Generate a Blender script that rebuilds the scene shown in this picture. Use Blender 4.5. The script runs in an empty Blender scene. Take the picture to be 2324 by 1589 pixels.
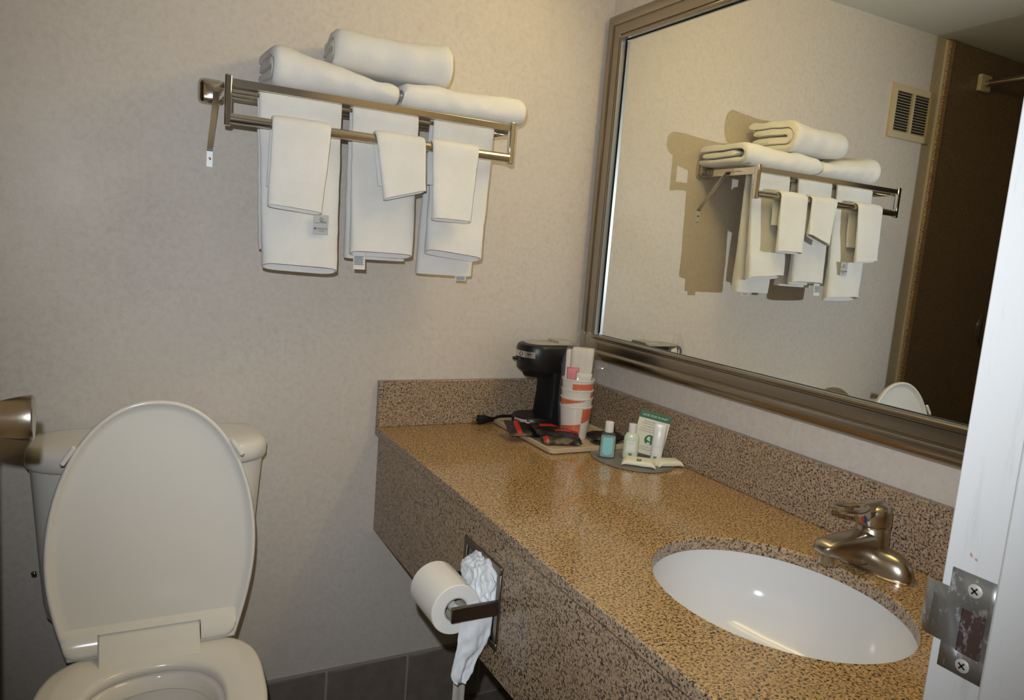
import bpy, bmesh, math, random
from mathutils import Matrix, Vector, noise

random.seed(7)
PI = math.pi
sc = bpy.context.scene
COL = sc.collection
V = Vector

# ------------------------------------------------------------------ camera
YAW, PITCH, ROLL, FPX = 0.4973, -0.1381, 0.0800, 1688.7
CAM = V((-1.1866, -1.7621, 1.2811))
fw = V((math.sin(YAW) * math.cos(PITCH), math.cos(YAW) * math.cos(PITCH), math.sin(PITCH)))
r0 = V((math.cos(YAW), -math.sin(YAW), 0))
u0 = r0.cross(fw)
rt = r0 * math.cos(ROLL) + u0 * math.sin(ROLL)
up = -r0 * math.sin(ROLL) + u0 * math.cos(ROLL)
cd = bpy.data.cameras.new('camera')
cd.sensor_width = 36.0
cd.lens = 36.0 * FPX / 2324.0
cd.clip_start = 0.02
cam = bpy.data.objects.new('camera', cd)
cam.matrix_world = Matrix(((rt.x, up.x, -fw.x, CAM.x), (rt.y, up.y, -fw.y, CAM.y), (rt.z, up.z, -fw.z, CAM.z), (0, 0, 0, 1)))
COL.objects.link(cam)
sc.camera = cam

# ------------------------------------------------------------------ world, light, exposure
w = bpy.data.worlds.new('world')
w.use_nodes = True
w.node_tree.nodes['Background'].inputs[0].default_value = (1.0, 0.86, 0.70, 1)
w.node_tree.nodes['Background'].inputs[1].default_value = 0.10
sc.world = w

fl = bpy.data.lights.new('camera_flash', 'SPOT')     # the camera's own flash, just above the lens
fl.energy = 49
fl.color = (0.86, 0.93, 1.0)
fl.spot_size = math.radians(106)
fl.spot_blend = 0.85
fl.shadow_soft_size = 0.008
fo = bpy.data.objects.new('camera_flash', fl)
fm = cam.matrix_world.copy()
aim = (fw + rt * 0.04 + up * 0.10).normalized()
fo.rotation_euler = aim.to_track_quat('-Z', 'Y').to_euler()
fo.location = CAM + up * 0.078 - rt * 0.03 + fw * 0.01
COL.objects.link(fo)

VANITY_EMIT = 15.5
VANITY_COL = (1.0, 0.74, 0.29)

vs = sc.view_settings
vs.view_transform = 'Standard'
vs.look = 'None'
vs.exposure = -0.06
vs.gamma = 1.0
vs.use_curve_mapping = False

# ------------------------------------------------------------------ materials
def nt(name):
    m = bpy.data.materials.new(name)
    m.use_nodes = True
    return m, m.node_tree, m.node_tree.nodes['Principled BSDF']

def pbr(name, col, rough=0.5, metal=0.0, **kw):
    m, t, b = nt(name)
    b.inputs['Base Color'].default_value = (*col, 1)
    b.inputs['Roughness'].default_value = rough
    b.inputs['Metallic'].default_value = metal
    for k, v in kw.items():
        b.inputs[k.replace('_', ' ')].default_value = v
    return m

def N(t, typ, **props):
    n = t.nodes.new(typ)
    for k, v in props.items():
        setattr(n, k, v)
    return n

def coords(t, scale=(1, 1, 1), kind='Object'):
    c = N(t, 'ShaderNodeTexCoord')
    mp = N(t, 'ShaderNodeMapping')
    mp.inputs['Scale'].default_value = scale
    t.links.new(c.outputs[kind], mp.inputs[0])
    return mp.outputs[0]

def noise_tex(t, vec, scale, detail=2.0, rough=0.5):
    n = N(t, 'ShaderNodeTexNoise')
    n.inputs['Scale'].default_value = scale
    n.inputs['Detail'].default_value = detail
    n.inputs['Roughness'].default_value = rough
    t.links.new(vec, n.inputs['Vector'])
    return n.outputs['Fac']

def ramp(t, fac, stops, interp='LINEAR'):
    r = N(t, 'ShaderNodeValToRGB')
    r.color_ramp.interpolation = interp
    e = r.color_ramp.elements
    while len(e) < len(stops):
        e.new(0.5)
    for i, (p, c) in enumerate(stops):
        e[i].position = p
        e[i].color = (*c, 1) if len(c) == 3 else c
    t.links.new(fac, r.inputs[0])
    return r.outputs[0]

def mix(t, fac, a, b, blend='MIX'):
    m = N(t, 'ShaderNodeMix', data_type='RGBA', blend_type=blend)
    for sock, v in ((m.inputs[0], fac), (m.inputs[6], a), (m.inputs[7], b)):
        if isinstance(v, (int, float)):
            sock.default_value = v
        elif isinstance(v, tuple):
            sock.default_value = (*v, 1)
        else:
            t.links.new(v, sock)
    return m.outputs[2]

def bump(t, b, h, strength, dist):
    n = N(t, 'ShaderNodeBump')
    n.inputs['Strength'].default_value = strength
    n.inputs['Distance'].default_value = dist
    t.links.new(h, n.inputs['Height'])
    t.links.new(n.outputs[0], b.inputs['Normal'])

def mat_wallpaper():
    m, t, b = nt('mottled_wallpaper')
    v = coords(t)
    a = noise_tex(t, v, 78, 7, 0.66)
    c = ramp(t, a, [(0.33, (0.580, 0.510, 0.440)), (0.50, (0.630, 0.575, 0.515)), (0.67, (0.660, 0.612, 0.555))])
    big = noise_tex(t, v, 3.2, 3, 0.5)
    c2 = mix(t, ramp(t, big, [(0.38, (0, 0, 0)), (0.64, (1, 1, 1))]), c, (0.645, 0.575, 0.495))
    mid = noise_tex(t, v, 30, 4, 0.6)
    c2 = mix(t, ramp(t, mid, [(0.52, (0, 0, 0)), (0.66, (0.55, 0.55, 0.55))]), c2, (0.545, 0.465, 0.385))
    c3 = mix(t, 0.45, c, c2)
    t.links.new(c3, b.inputs['Base Color'])
    t.links.new(ramp(t, big, [(0.35, (0.62,) * 3), (0.6, (0.42,) * 3)]), b.inputs['Roughness'])
    b.inputs['Specular IOR Level'].default_value = 0.35
    bump(t, b, noise_tex(t, v, 190, 3), 0.10, 0.002)
    return m

def mat_granite(name, rough, tint=(1, 1, 1)):
    m, t, b = nt(name)
    v = coords(t)
    vo = N(t, 'ShaderNodeTexVoronoi')
    vo.inputs['Scale'].default_value = 300
    t.links.new(v, vo.inputs['Vector'])
    sep = N(t, 'ShaderNodeSeparateColor')
    t.links.new(vo.outputs['Color'], sep.inputs[0])
    base = ramp(t, sep.outputs[0], [(0.0, (0.30, 0.21, 0.135)), (0.45, (0.43, 0.315, 0.205)), (0.8, (0.51, 0.385, 0.265)), (1.0, (0.47, 0.32, 0.195))])
    n1 = noise_tex(t, v, 255, 2.5, 0.64)
    dark = ramp(t, n1, [(0.528, (0, 0, 0)), (0.574, (1, 1, 1))])
    n2 = noise_tex(t, v, 520, 1.5, 0.6)
    dark2 = ramp(t, n2, [(0.60, (0, 0, 0)), (0.66, (0.7, 0.7, 0.7))])
    c = mix(t, dark2, base, (0.10, 0.08, 0.06))
    dk = ramp(t, sep.outputs[1], [(0.0, (0.015, 0.014, 0.018)), (0.6, (0.036, 0.033, 0.036)), (1.0, (0.10, 0.085, 0.075))])
    c = mix(t, dark, c, dk)
    big = noise_tex(t, v, 9, 2)
    c = mix(t, ramp(t, big, [(0.4, (0, 0, 0)), (0.7, (0.25, 0.25, 0.25))]), c, (0.34, 0.22, 0.12))
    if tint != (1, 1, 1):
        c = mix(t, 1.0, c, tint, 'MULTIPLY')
    t.links.new(c, b.inputs['Base Color'])
    b.inputs['Roughness'].default_value = rough
    return m

def mat_towel():
    m, t, b = nt('white_terry')
    v = coords(t)
    c = ramp(t, noise_tex(t, v, 14, 3), [(0.3, (0.80, 0.79, 0.765)), (0.7, (0.86, 0.855, 0.835))])
    t.links.new(c, b.inputs['Base Color'])
    b.inputs['Roughness'].default_value = 0.95
    b.inputs['Specular IOR Level'].default_value = 0.1
    b.inputs['Sheen Weight'].default_value = 0.25
    bump(t, b, noise_tex(t, v, 520, 3, 0.7), 0.55, 0.003)
    return m

def mat_brushed(name, col, rough, axis_scale):
    m, t, b = nt(name)
    v = coords(t, axis_scale)
    n = noise_tex(t, v, 40, 3, 0.6)
    c = ramp(t, n, [(0.3, tuple(x * 0.85 for x in col)), (0.7, col)])
    t.links.new(c, b.inputs['Base Color'])
    b.inputs['Metallic'].default_value = 1.0
    t.links.new(ramp(t, n, [(0.3, (rough * 1.2,) * 3), (0.7, (rough * 0.85,) * 3)]), b.inputs['Roughness'])
    return m

def mat_clear(name, tint=(1, 1, 1), gloss=0.12, haze=0.0, hazecol=(0.8, 0.8, 0.8), flat=False):
    """thin clear plastic: see-through film with a surface reflection"""
    m = bpy.data.materials.new(name)
    m.use_nodes = True
    t = m.node_tree
    t.nodes.remove(t.nodes['Principled BSDF'])
    out = t.nodes['Material Output']
    tr = N(t, 'ShaderNodeBsdfTransparent')
    tr.inputs[0].default_value = (*tint, 1)
    gl = N(t, 'ShaderNodeBsdfGlossy')
    gl.inputs['Roughness'].default_value = 0.06
    di = N(t, 'ShaderNodeBsdfDiffuse')
    di.inputs[0].default_value = (*hazecol, 1)
    m1 = N(t, 'ShaderNodeMixShader')
    m1.inputs[0].default_value = haze
    t.links.new(tr.outputs[0], m1.inputs[1])
    t.links.new(di.outputs[0], m1.inputs[2])
    m2 = N(t, 'ShaderNodeMixShader')
    lw = N(t, 'ShaderNodeLayerWeight')
    lw.inputs[0].default_value = gloss
    if flat:
        m2.inputs[0].default_value = gloss
    else:
        t.links.new(lw.outputs['Fresnel'], m2.inputs[0])
    t.links.new(m1.outputs[0], m2.inputs[1])
    t.links.new(gl.outputs[0], m2.inputs[2])
    t.links.new(m2.outputs[0], out.inputs['Surface'])
    return m

def mat_tile(name, col):
    m, t, b = nt(name)
    v = coords(t)
    c = ramp(t, noise_tex(t, v, 30, 4), [(0.3, tuple(x * 0.85 for x in col)), (0.7, tuple(x * 1.12 for x in col))])
    t.links.new(c, b.inputs['Base Color'])
    b.inputs['Roughness'].default_value = 0.42
    return m

def mat_panel():
    m, t, b = nt('brown_surround')
    v = coords(t)
    n = noise_tex(t, v, 230, 3, 0.7)
    c = ramp(t, n, [(0.38, (0.13, 0.095, 0.065)), (0.52, (0.24, 0.175, 0.12)), (0.68, (0.31, 0.23, 0.16))])
    t.links.new(c, b.inputs['Base Color'])
    b.inputs['Roughness'].default_value = 0.30
    return m

def mat_strike():
    m, t, b = nt('worn_steel')
    v = coords(t, (1, 1, 0.6))
    n = noise_tex(t, v, 120, 5, 0.75)
    worn = ramp(t, n, [(0.56, (0, 0, 0)), (0.64, (1, 1, 1))])
    c = mix(t, worn, (0.30, 0.30, 0.295), (0.62, 0.66, 0.67))
    t.links.new(c, b.inputs['Base Color'])
    b.inputs['Metallic'].default_value = 0.75
    b.inputs['Roughness'].default_value = 0.42
    return m

def mat_jamb():
    m, t, b = nt('white_door_paint')
    v = coords(t, (1, 1, 0.12))
    n = noise_tex(t, v, 60, 4, 0.7)
    c = ramp(t, n, [(0.30, (0.52, 0.515, 0.51)), (0.45, (0.59, 0.59, 0.59))])
    chip = ramp(t, noise_tex(t, coords(t), 75, 2, 0.5), [(0.735, (0, 0, 0)), (0.75, (1, 1, 1))])
    t.links.new(mix(t, chip, c, (0.42, 0.27, 0.22)), b.inputs['Base Color'])
    b.inputs['Roughness'].default_value = 0.45
    return m

M = {}
M['paper'] = mat_wallpaper()
M['granite'] = mat_granite('polished_granite_warm_lit', 0.10, (1.16, 1.03, 0.71))  # polished stone; golden tint paints the warm lamp light into the top
M['granite_front'] = mat_granite('granite_front', 0.28)
M['granite_trim'] = mat_granite('granite_trim', 0.35, (1.25, 1.2, 1.1))
M['ceiling'] = pbr('ceiling_paint', (0.66, 0.66, 0.62), 0.9)
M['grout'] = pbr('grout', (0.36, 0.315, 0.265), 0.9)
M['tile'] = mat_tile('brown_tile', (0.205, 0.170, 0.145))
M['panel'] = mat_panel()
M['jamb'] = mat_jamb()
M['door'] = pbr('door_paint', (0.55, 0.46, 0.34), 0.5)
M['strike'] = mat_strike()
M['screw'] = pbr('screw_steel', (0.62, 0.61, 0.57), 0.4, 0.4)
M['dark'] = pbr('dark_void', (0.02, 0.017, 0.015), 0.9)
M['rust'] = mat_strike()
M['rust'].name = 'rusty_pocket'
_r = M['rust'].node_tree.nodes
_m = [n for n in _r if n.type == 'MIX'][0]
_m.inputs[6].default_value, _m.inputs[7].default_value = (0.060, 0.035, 0.032, 1), (0.22, 0.20, 0.20, 1)
_r['Principled BSDF'].inputs['Metallic'].default_value = 0.0
M['towel'] = mat_towel()
M['chrome'] = pbr('chrome', (0.80, 0.77, 0.72), 0.07, 1.0)
M['chrome_soft'] = pbr('satin_chrome', (0.62, 0.57, 0.50), 0.18, 1.0)
M['alu'] = pbr('bright_tab', (0.80, 0.82, 0.82), 0.45, 0.3)
M['frame'] = pbr('bronze_frame', (0.36, 0.32, 0.265), 0.30, 1.0)
M['frame_lip'] = pbr('silver_lip', (0.50, 0.52, 0.52), 0.42, 1.0)
M['mirror'] = pbr('mirror_silver', (0.93, 0.95, 0.91), 0.0, 1.0)
M['nickel'] = pbr('brushed_nickel', (0.43, 0.385, 0.325), 0.28, 1.0)
M['bronze'] = pbr('dark_bronze', (0.17, 0.145, 0.125), 0.32, 1.0)
M['bronze_plate'] = pbr('bronze_plate', (0.25, 0.22, 0.18), 0.35, 1.0)
M['china'] = pbr('bone_china', (0.80, 0.765, 0.70), 0.06, Coat_Weight=0.4)
M['china_white'] = pbr('white_china', (0.70, 0.70, 0.705), 0.10, Specular_IOR_Level=0.35)
M['seat'] = pbr('bone_plastic', (0.80, 0.765, 0.70), 0.16)
M['water'] = pbr('water', (0.55, 0.60, 0.62), 0.02)
M['paper_white'] = pbr('tissue', (0.82, 0.80, 0.755), 0.95)
M['tissue2'] = pbr('crumpled_tissue', (0.80, 0.82, 0.84), 0.9)
M['core'] = pbr('cardboard_and_shaded_ply', (0.55, 0.50, 0.43), 0.9)
M['black'] = pbr('black_plastic', (0.006, 0.006, 0.0075), 0.38)
M['black_soft'] = pbr('matte_black', (0.006, 0.006, 0.008), 0.6, Specular_IOR_Level=0.25)
M['grey_lid'] = pbr('grey_lid', (0.42, 0.40, 0.36), 0.35)
M['silver'] = pbr('silver_badge', (0.60, 0.57, 0.52), 0.25, 0.8)
M['badge'] = pbr('white_badge', (0.45, 0.43, 0.40), 0.4)
M['red'] = pbr('red_switch', (0.33, 0.03, 0.025), 0.3)
M['tray'] = pbr('beige_tray', (0.52, 0.40, 0.27), 0.4)
M['cup'] = pbr('paper_cup', (0.80, 0.77, 0.70), 0.6)
M['orange'] = pbr('orange_print', (0.72, 0.125, 0.03), 0.5)
M['cream_ink'] = pbr('cream_ink', (0.85, 0.55, 0.35), 0.6)
M['kit'] = pbr('kit_paper', (0.74, 0.70, 0.65), 0.6)
M['kit2'] = pbr('napkin_paper', (0.72, 0.68, 0.61), 0.8)
M['pink'] = pbr('pink_packet', (0.75, 0.21, 0.26), 0.5)
M['film'] = mat_clear('clear_film', (0.985, 0.98, 0.97), 0.07, 0.05, flat=True)
M['foil'] = pbr('black_foil', (0.012, 0.010, 0.011), 0.36)
M['foil_red'] = pbr('red_foil', (0.42, 0.028, 0.022), 0.3)
M['brass'] = pbr('brass_prong', (0.75, 0.62, 0.38), 0.25, 1.0)
M['dish'] = mat_clear('clear_dish', (0.86, 0.84, 0.81), 0.08, 0.30, (0.74, 0.71, 0.70))
M['bottle'] = mat_clear('clear_bottle', (0.92, 0.97, 0.96), 0.10, 0.05)
M['liquid'] = mat_clear('teal_liquid', (0.78, 0.93, 0.90), 0.03, 0.42, (0.66, 0.82, 0.79))
M['teal_label'] = pbr('teal_label', (0.26, 0.60, 0.62), 0.5)
M['cap'] = pbr('white_cap', (0.80, 0.79, 0.75), 0.35)
M['lotion'] = pbr('pale_lotion', (0.66, 0.73, 0.56), 0.25)
M['tube'] = pbr('white_tube', (0.78, 0.77, 0.74), 0.3)
M['label_blue'] = pbr('pale_blue_print', (0.60, 0.70, 0.74), 0.5)
M['green'] = pbr('green_print', (0.03, 0.16, 0.08), 0.5)
M['yellow'] = pbr('yellow_print', (0.75, 0.62, 0.08), 0.5)
M['card'] = pbr('cream_card', (0.76, 0.72, 0.58), 0.6)
M['ink'] = pbr('dark_ink', (0.10, 0.12, 0.11), 0.7)
M['soap'] = pbr('soap_wrapper', (0.80, 0.78, 0.62), 0.5)
M['tag'] = pbr('grey_tag', (0.46, 0.47, 0.49), 0.6)
M['tag_white'] = pbr('white_tag', (0.68, 0.69, 0.69), 0.6)
M['vent'] = pbr('cream_plastic', (0.60, 0.49, 0.31), 0.5)
M['cream_metal'] = pbr('cream_bracket', (0.62, 0.55, 0.40), 0.4)
M['caulk'] = pbr('caulk', (0.62, 0.56, 0.44), 0.5)
M['blue'] = pbr('blue_dot', (0.02, 0.03, 0.10), 0.3)
M['wood'] = pbr('backing_board', (0.05, 0.04, 0.03), 0.9)
me, tt, bb = nt('lit_glass')
bb.inputs['Base Color'].default_value = (0.9, 0.85, 0.75, 1)
bb.inputs['Emission Color'].default_value = (*VANITY_COL, 1)
bb.inputs['Emission Strength'].default_value = VANITY_EMIT
M['lit'] = me

# ------------------------------------------------------------------ mesh helpers
def add(name, verts, faces, mat, parent=None, smooth=True, ang=35, bevel=0.0, seg=2, sub=0):
    me_ = bpy.data.meshes.new(name)
    me_.from_pydata([tuple(v) for v in verts], [], faces)
    bm = bmesh.new()
    bm.from_mesh(me_)
    bmesh.ops.recalc_face_normals(bm, faces=bm.faces)
    bm.to_mesh(me_)
    bm.free()
    if isinstance(mat, str):
        mat = M[mat]
    me_.materials.append(mat)
    o = bpy.data.objects.new(name, me_)
    COL.objects.link(o)
    if parent is not None:
        o.parent = parent
        o.location = -world_loc(parent)
    if bevel:
        b = o.modifiers.new('bevel', 'BEVEL')
        b.width = bevel
        b.segments = seg
        b.limit_method = 'ANGLE'
        b.angle_limit = math.radians(50)
    if sub:
        s = o.modifiers.new('sub', 'SUBSURF')
        s.levels = sub
        s.render_levels = sub
    if smooth:
        me_.shade_smooth()
        if not sub:
            me_.set_sharp_from_angle(angle=math.radians(ang))
    return o

def world_loc(o):
    l = V((0, 0, 0))
    while o is not None:
        l = l + o.location
        o = o.parent
    return l

def thing(name, label, cat, loc, group=None):
    o = bpy.data.objects.new(name, None)
    o.empty_display_size = 0.05
    COL.objects.link(o)
    o.location = loc
    return tag(o, label, cat, group)

def tag(o, label, cat, group=None):
    o['label'] = label
    o['category'] = cat
    if group:
        o['group'] = group
    return o

def struct(o, label=None):
    o['kind'] = 'structure'
    if label:
        o['label'] = label
    return o

def boxdata(lo, hi):
    (a, b, c), (d, e, f) = lo, hi
    vs_ = [(a, b, c), (d, b, c), (d, e, c), (a, e, c), (a, b, f), (d, b, f), (d, e, f), (a, e, f)]
    fs = [(0, 3, 2, 1), (4, 5, 6, 7), (0, 1, 5, 4), (1, 2, 6, 5), (2, 3, 7, 6), (3, 0, 4, 7)]
    return vs_, fs

def box(name, lo, hi, mat, parent=None, bevel=0.0, seg=2, mtx=None):
    vs_, fs = boxdata(lo, hi)
    if mtx is not None:
        vs_ = [mtx @ V(v) for v in vs_]
    return add(name, vs_, fs, mat, parent, bevel=bevel, seg=seg)

def join(*parts):
    vs_, fs = [], []
    for v, f in parts:
        k = len(vs_)
        vs_ += list(v)
        fs += [tuple(i + k for i in q) for q in f]
    return vs_, fs

def rings(rs, cap0=True, cap1=True, closed=True):
    """quads between successive rings of equal length"""
    n = len(rs[0])
    vs_ = [V(p) for r in rs for p in r]
    fs = []
    for i in range(len(rs) - 1):
        for j in range(n if closed else n - 1):
            a, b = i * n + j, i * n + (j + 1) % n
            fs.append((a, b, b + n, a + n))
    if cap0:
        fs.append(tuple(reversed(range(n))))
    if cap1:
        fs.append(tuple((len(rs) - 1) * n + j for j in range(n)))
    return vs_, fs

def lathedata(prof, mtx=Matrix(), seg=32, cap0=True, cap1=True):
    rs = [[mtx @ V((r * math.cos(2 * PI * j / seg), r * math.sin(2 * PI * j / seg), z)) for j in range(seg)] for r, z in prof]
    return rings(rs, cap0, cap1)

def lathe(name, prof, mat, parent=None, mtx=Matrix(), seg=32, cap0=True, cap1=True, ang=35):
    v, f = lathedata(prof, mtx, seg, cap0, cap1)
    return add(name, v, f, mat, parent, ang=ang)

def tubedata(pts, rad, seg=12, closed=False):
    pts = [V(p) for p in pts]
    n = len(pts)
    rs = []
    prev = None
    for i, p in enumerate(pts):
        if closed:
            d = pts[(i + 1) % n] - pts[i - 1]
        else:
            d = pts[min(i + 1, n - 1)] - pts[max(i - 1, 0)]
        d.normalize()
        ref = prev if prev is not None else (V((0, 0, 1)) if abs(d.z) < 0.9 else V((1, 0, 0)))
        a = (ref - d * ref.dot(d)).normalized()
        prev = a
        b = d.cross(a)
        r = rad[i] if isinstance(rad, (list, tuple)) else rad
        rs.append([p + (a * math.cos(2 * PI * j / seg) + b * math.sin(2 * PI * j / seg)) * r for j in range(seg)])
    if closed:
        rs.append(rs[0])
        return rings(rs, False, False)
    return rings(rs)

def tube(name, pts, rad, mat, parent=None, seg=12, closed=False):
    v, f = tubedata(pts, rad, seg, closed)
    return add(name, v, f, mat, parent)

def smooth_path(pts, n=8):
    """Catmull-Rom through the points"""
    pts = [V(p) for p in pts]
    out = []
    for i in range(len(pts) - 1):
        p0, p1, p2, p3 = pts[max(i - 1, 0)], pts[i], pts[i + 1], pts[min(i + 2, len(pts) - 1)]
        for k in range(n):
            t = k / n
            out.append(0.5 * ((2 * p1) + (p2 - p0) * t + (2 * p0 - 5 * p1 + 4 * p2 - p3) * t * t + (3 * p1 - p0 - 3 * p2 + p3) * t ** 3))
    out.append(pts[-1])
    return out

def text(name, body, size, mtx, mat, parent, align='CENTER', extrude=0.0001, shear=0.0):
    cu = bpy.data.curves.new('txt', 'FONT')
    cu.body = body
    cu.size = size
    cu.align_x = align
    cu.align_y = 'CENTER'
    cu.extrude = extrude
    cu.shear = shear
    cu.resolution_u = 2
    to = bpy.data.objects.new('txt', cu)
    COL.objects.link(to)
    dg = bpy.context.evaluated_depsgraph_get()
    me_ = bpy.data.meshes.new_from_object(to.evaluated_get(dg))
    bpy.data.objects.remove(to)
    bpy.data.curves.remove(cu)
    me_.name = name
    me_.transform(mtx)
    me_.materials.clear()
    me_.materials.append(M[mat])
    o = bpy.data.objects.new(name, me_)
    COL.objects.link(o)
    o.parent = parent
    o.location = -world_loc(parent)
    return o

def frame_mtx(o, ex, ey, ez):
    """matrix whose columns are the given axes at origin o"""
    ex, ey, ez, o = V(ex).normalized(), V(ey).normalized(), V(ez).normalized(), V(o)
    return Matrix(((ex.x, ey.x, ez.x, o.x), (ex.y, ey.y, ez.y, o.y), (ex.z, ey.z, ez.z, o.z), (0, 0, 0, 1)))

def spow(x, e):
    return math.copysign(abs(x) ** e, x)

def fbm(x, y, z):
    return noise.noise(V((x, y, z)))

# ------------------------------------------------------------------ the room
XL, YF, ZC = -2.26, -1.41, 2.1325          # left wall, inner face of the front wall, ceiling
JX = -0.56                                 # door jamb face, strike side
DX = -1.325                                # hinge-side jamb face

def wallmesh(name, lo, hi, mat, label):
    return struct(box(name, lo, hi, mat), label)

wb = wallmesh('wall_back', (XL - 0.1, 0, -0.02), (0.1, 0.1, ZC + 0.02), 'paper', 'wall with mottled beige wallpaper behind toilet and towel rack')
wr = wallmesh('wall_right', (0, YF - 0.12, -0.02), (0.1, 0, ZC + 0.02), 'paper', 'wallpapered wall carrying the mirror above the counter')
wl = wallmesh('wall_left', (XL - 0.1, YF - 0.12, -0.02), (XL, 0, ZC + 0.02), 'panel', 'brown surround wall of the shower end')
ce = wallmesh('ceiling', (XL - 0.1, YF - 0.12, ZC), (0.1, 0.1, ZC + 0.08), 'ceiling', 'off-white painted ceiling')
# front wall with the door opening
v1 = boxdata((JX + 0.02, YF - 0.12, -0.02), (0, YF, ZC))
v2 = boxdata((XL, YF - 0.12, -0.02), (DX - 0.02, YF, ZC))
v3 = boxdata((DX - 0.02, YF - 0.12, 2.05), (JX + 0.02, YF, ZC))
vv, ff = join(v1, v2, v3)
struct(add('wall_front', vv, ff, 'paper'), 'front wall around the bathroom doorway')

# floor and its tiles
fl_o = struct(box('floor', (XL, YF - 0.12, -0.05), (0, 0, -0.003), 'grout'), 'brown tiled bathroom floor')
tp = 0.333
tile_me = None
for i in range(7):
    for j in range(5):
        x0, y1 = -0.04 - i * tp, -0.012 - j * tp
        x1, y0 = x0 - tp + 0.005, y1 - tp + 0.005
        if tile_me is None:
            t_o = box('tile', (x1, y0, -0.003), (x0, y1, 0.0), 'tile', fl_o)
            tile_me, tx, ty = t_o.data, x0, y1
        else:
            t_o = bpy.data.objects.new('tile', tile_me)
            COL.objects.link(t_o)
            t_o.parent = fl_o
            t_o.location = (x0 - tx, y1 - ty, 0)
# tile base along the back wall
bb_o = struct(box('baseboard_back', (-1.44, -0.006, 0.0), (0.0, 0.0, 0.168), 'grout'), 'row of dark brown base tiles with pale grout')
tw = 0.2200
bt_me = None
for i in range(7):
    xr = -0.2596 + 0.2200 - 0.0035 - i * tw
    xl_ = xr - tw + 0.008
    if bt_me is None:
        t_o = box('tile', (xl_, -0.010, 0.004), (xr, -0.004, 0.1625), 'tile', bb_o, bevel=0.0012, seg=1)
        bt_me, tx = t_o.data, xr
    else:
        t_o = bpy.data.objects.new('tile', bt_me)
        COL.objects.link(t_o)
        t_o.parent = bb_o
        t_o.location = (xr - tx, 0, 0)
        b = t_o.modifiers.new('bevel', 'BEVEL'); b.width = 0.0012; b.segments = 1

# shower surround on the back wall and its edge trim
struct(box('wall_shower', (XL, -0.012, 0.0), (-1.475, 0.0, ZC - 0.004), 'panel', None), 'dark brown speckled shower surround panel')
tr1 = struct(box('trim_2', (-1.475, -0.016, 0.0), (-1.447, 0.0, ZC - 0.004), 'granite_trim', None, bevel=0.003), 'narrow speckled stone edge trim of shower surround')
box('caulk_bead', (-1.447, -0.008, 0.0), (-1.4425, 0.0, ZC - 0.004), 'caulk', tr1)

# ------------------------------------------------------------------ door frame with strike plate
jm = struct(box('trim_1', (JX, YF - 0.125, 0.0), (JX + 0.02, YF, 2.05), 'jamb', None, bevel=0.0015), 'white painted door jamb at right edge')
STOPY = -1.4585
box('door_stop', (JX - 0.012, YF - 0.125, 0.0), (JX, STOPY, 2.05), 'jamb', jm, bevel=0.003)
struct(box('trim_3', (DX - 0.02, YF - 0.125, 0.0), (DX, YF, 2.05), 'jamb', None), 'white hinge-side door jamb')
struct(box('trim_4', (DX, YF - 0.125, 2.03), (JX, YF, 2.05), 'jamb', None), 'white head jamb over the doorway')
# strike plate: T-shaped sheet with a latch hole and a curled lip, lying in the plane x = JX
sy0, sy1 = STOPY + 0.0005, YF - 0.0085       # plate body
zb, zt = 0.956, 1.044
lz0, lz1 = 0.978, 1.026                       # lip height range
X0 = JX - 0.0012
hy0, hy1, hz0, hz1 = STOPY + 0.0075, STOPY + 0.0275, 0.975, 1.013
def plate_cells(ys, zs, skip):
    vs_, fs = [], []
    for iy in range(len(ys) - 1):
        for iz in range(len(zs) - 1):
            if skip(0.5 * (ys[iy] + ys[iy + 1]), 0.5 * (zs[iz] + zs[iz + 1])):
                continue
            k = len(vs_)
            vs_ += [(X0, ys[iy], zs[iz]), (X0, ys[iy + 1], zs[iz]), (X0, ys[iy + 1], zs[iz + 1]), (X0, ys[iy], zs[iz + 1])]
            fs.append((k, k + 1, k + 2, k + 3))
    return vs_, fs
body = plate_cells([sy0, hy0, hy1, sy1, YF + 0.004], [zb, hz0, lz0, hz1, lz1, zt], lambda y, z: (hy0 < y < hy1 and hz0 < z < hz1) or (y > sy1 and not lz0 < z < lz1))
lip_rs = []
for k in range(7):
    a = k / 6
    yy = YF + 0.004 + 0.0125 * a
    xx = X0 + 0.010 * a * a
    zz = 0.0015 * a
    lip_rs.append([(xx, yy, lz0 + zz), (xx, yy, lz1 - zz)])
lv = [p for r in lip_rs for p in r]
lf = [(2 * i, 2 * i + 1, 2 * i + 3, 2 * i + 2) for i in range(6)]
vv, ff = join(body, (lv, lf))
sp = add('strike_plate', vv, ff, 'strike', jm)
sp['label'] = 'worn steel strike plate with curled lip'
bmx = bmesh.new(); bmx.from_mesh(sp.data); bmesh.ops.remove_doubles(bmx, verts=bmx.verts, dist=1e-5); bmesh.ops.recalc_face_normals(bmx, faces=bmx.faces); bmx.to_mesh(sp.data); bmx.free()
so = sp.modifiers.new('solid', 'SOLIDIFY'); so.thickness = 0.0014; so.offset = 0
box('latch_pocket', (JX - 0.0003, hy0 - 0.001, hz0 - 0.001), (JX + 0.0001, hy1 + 0.001, hz1 + 0.001), 'rust', sp)
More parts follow.
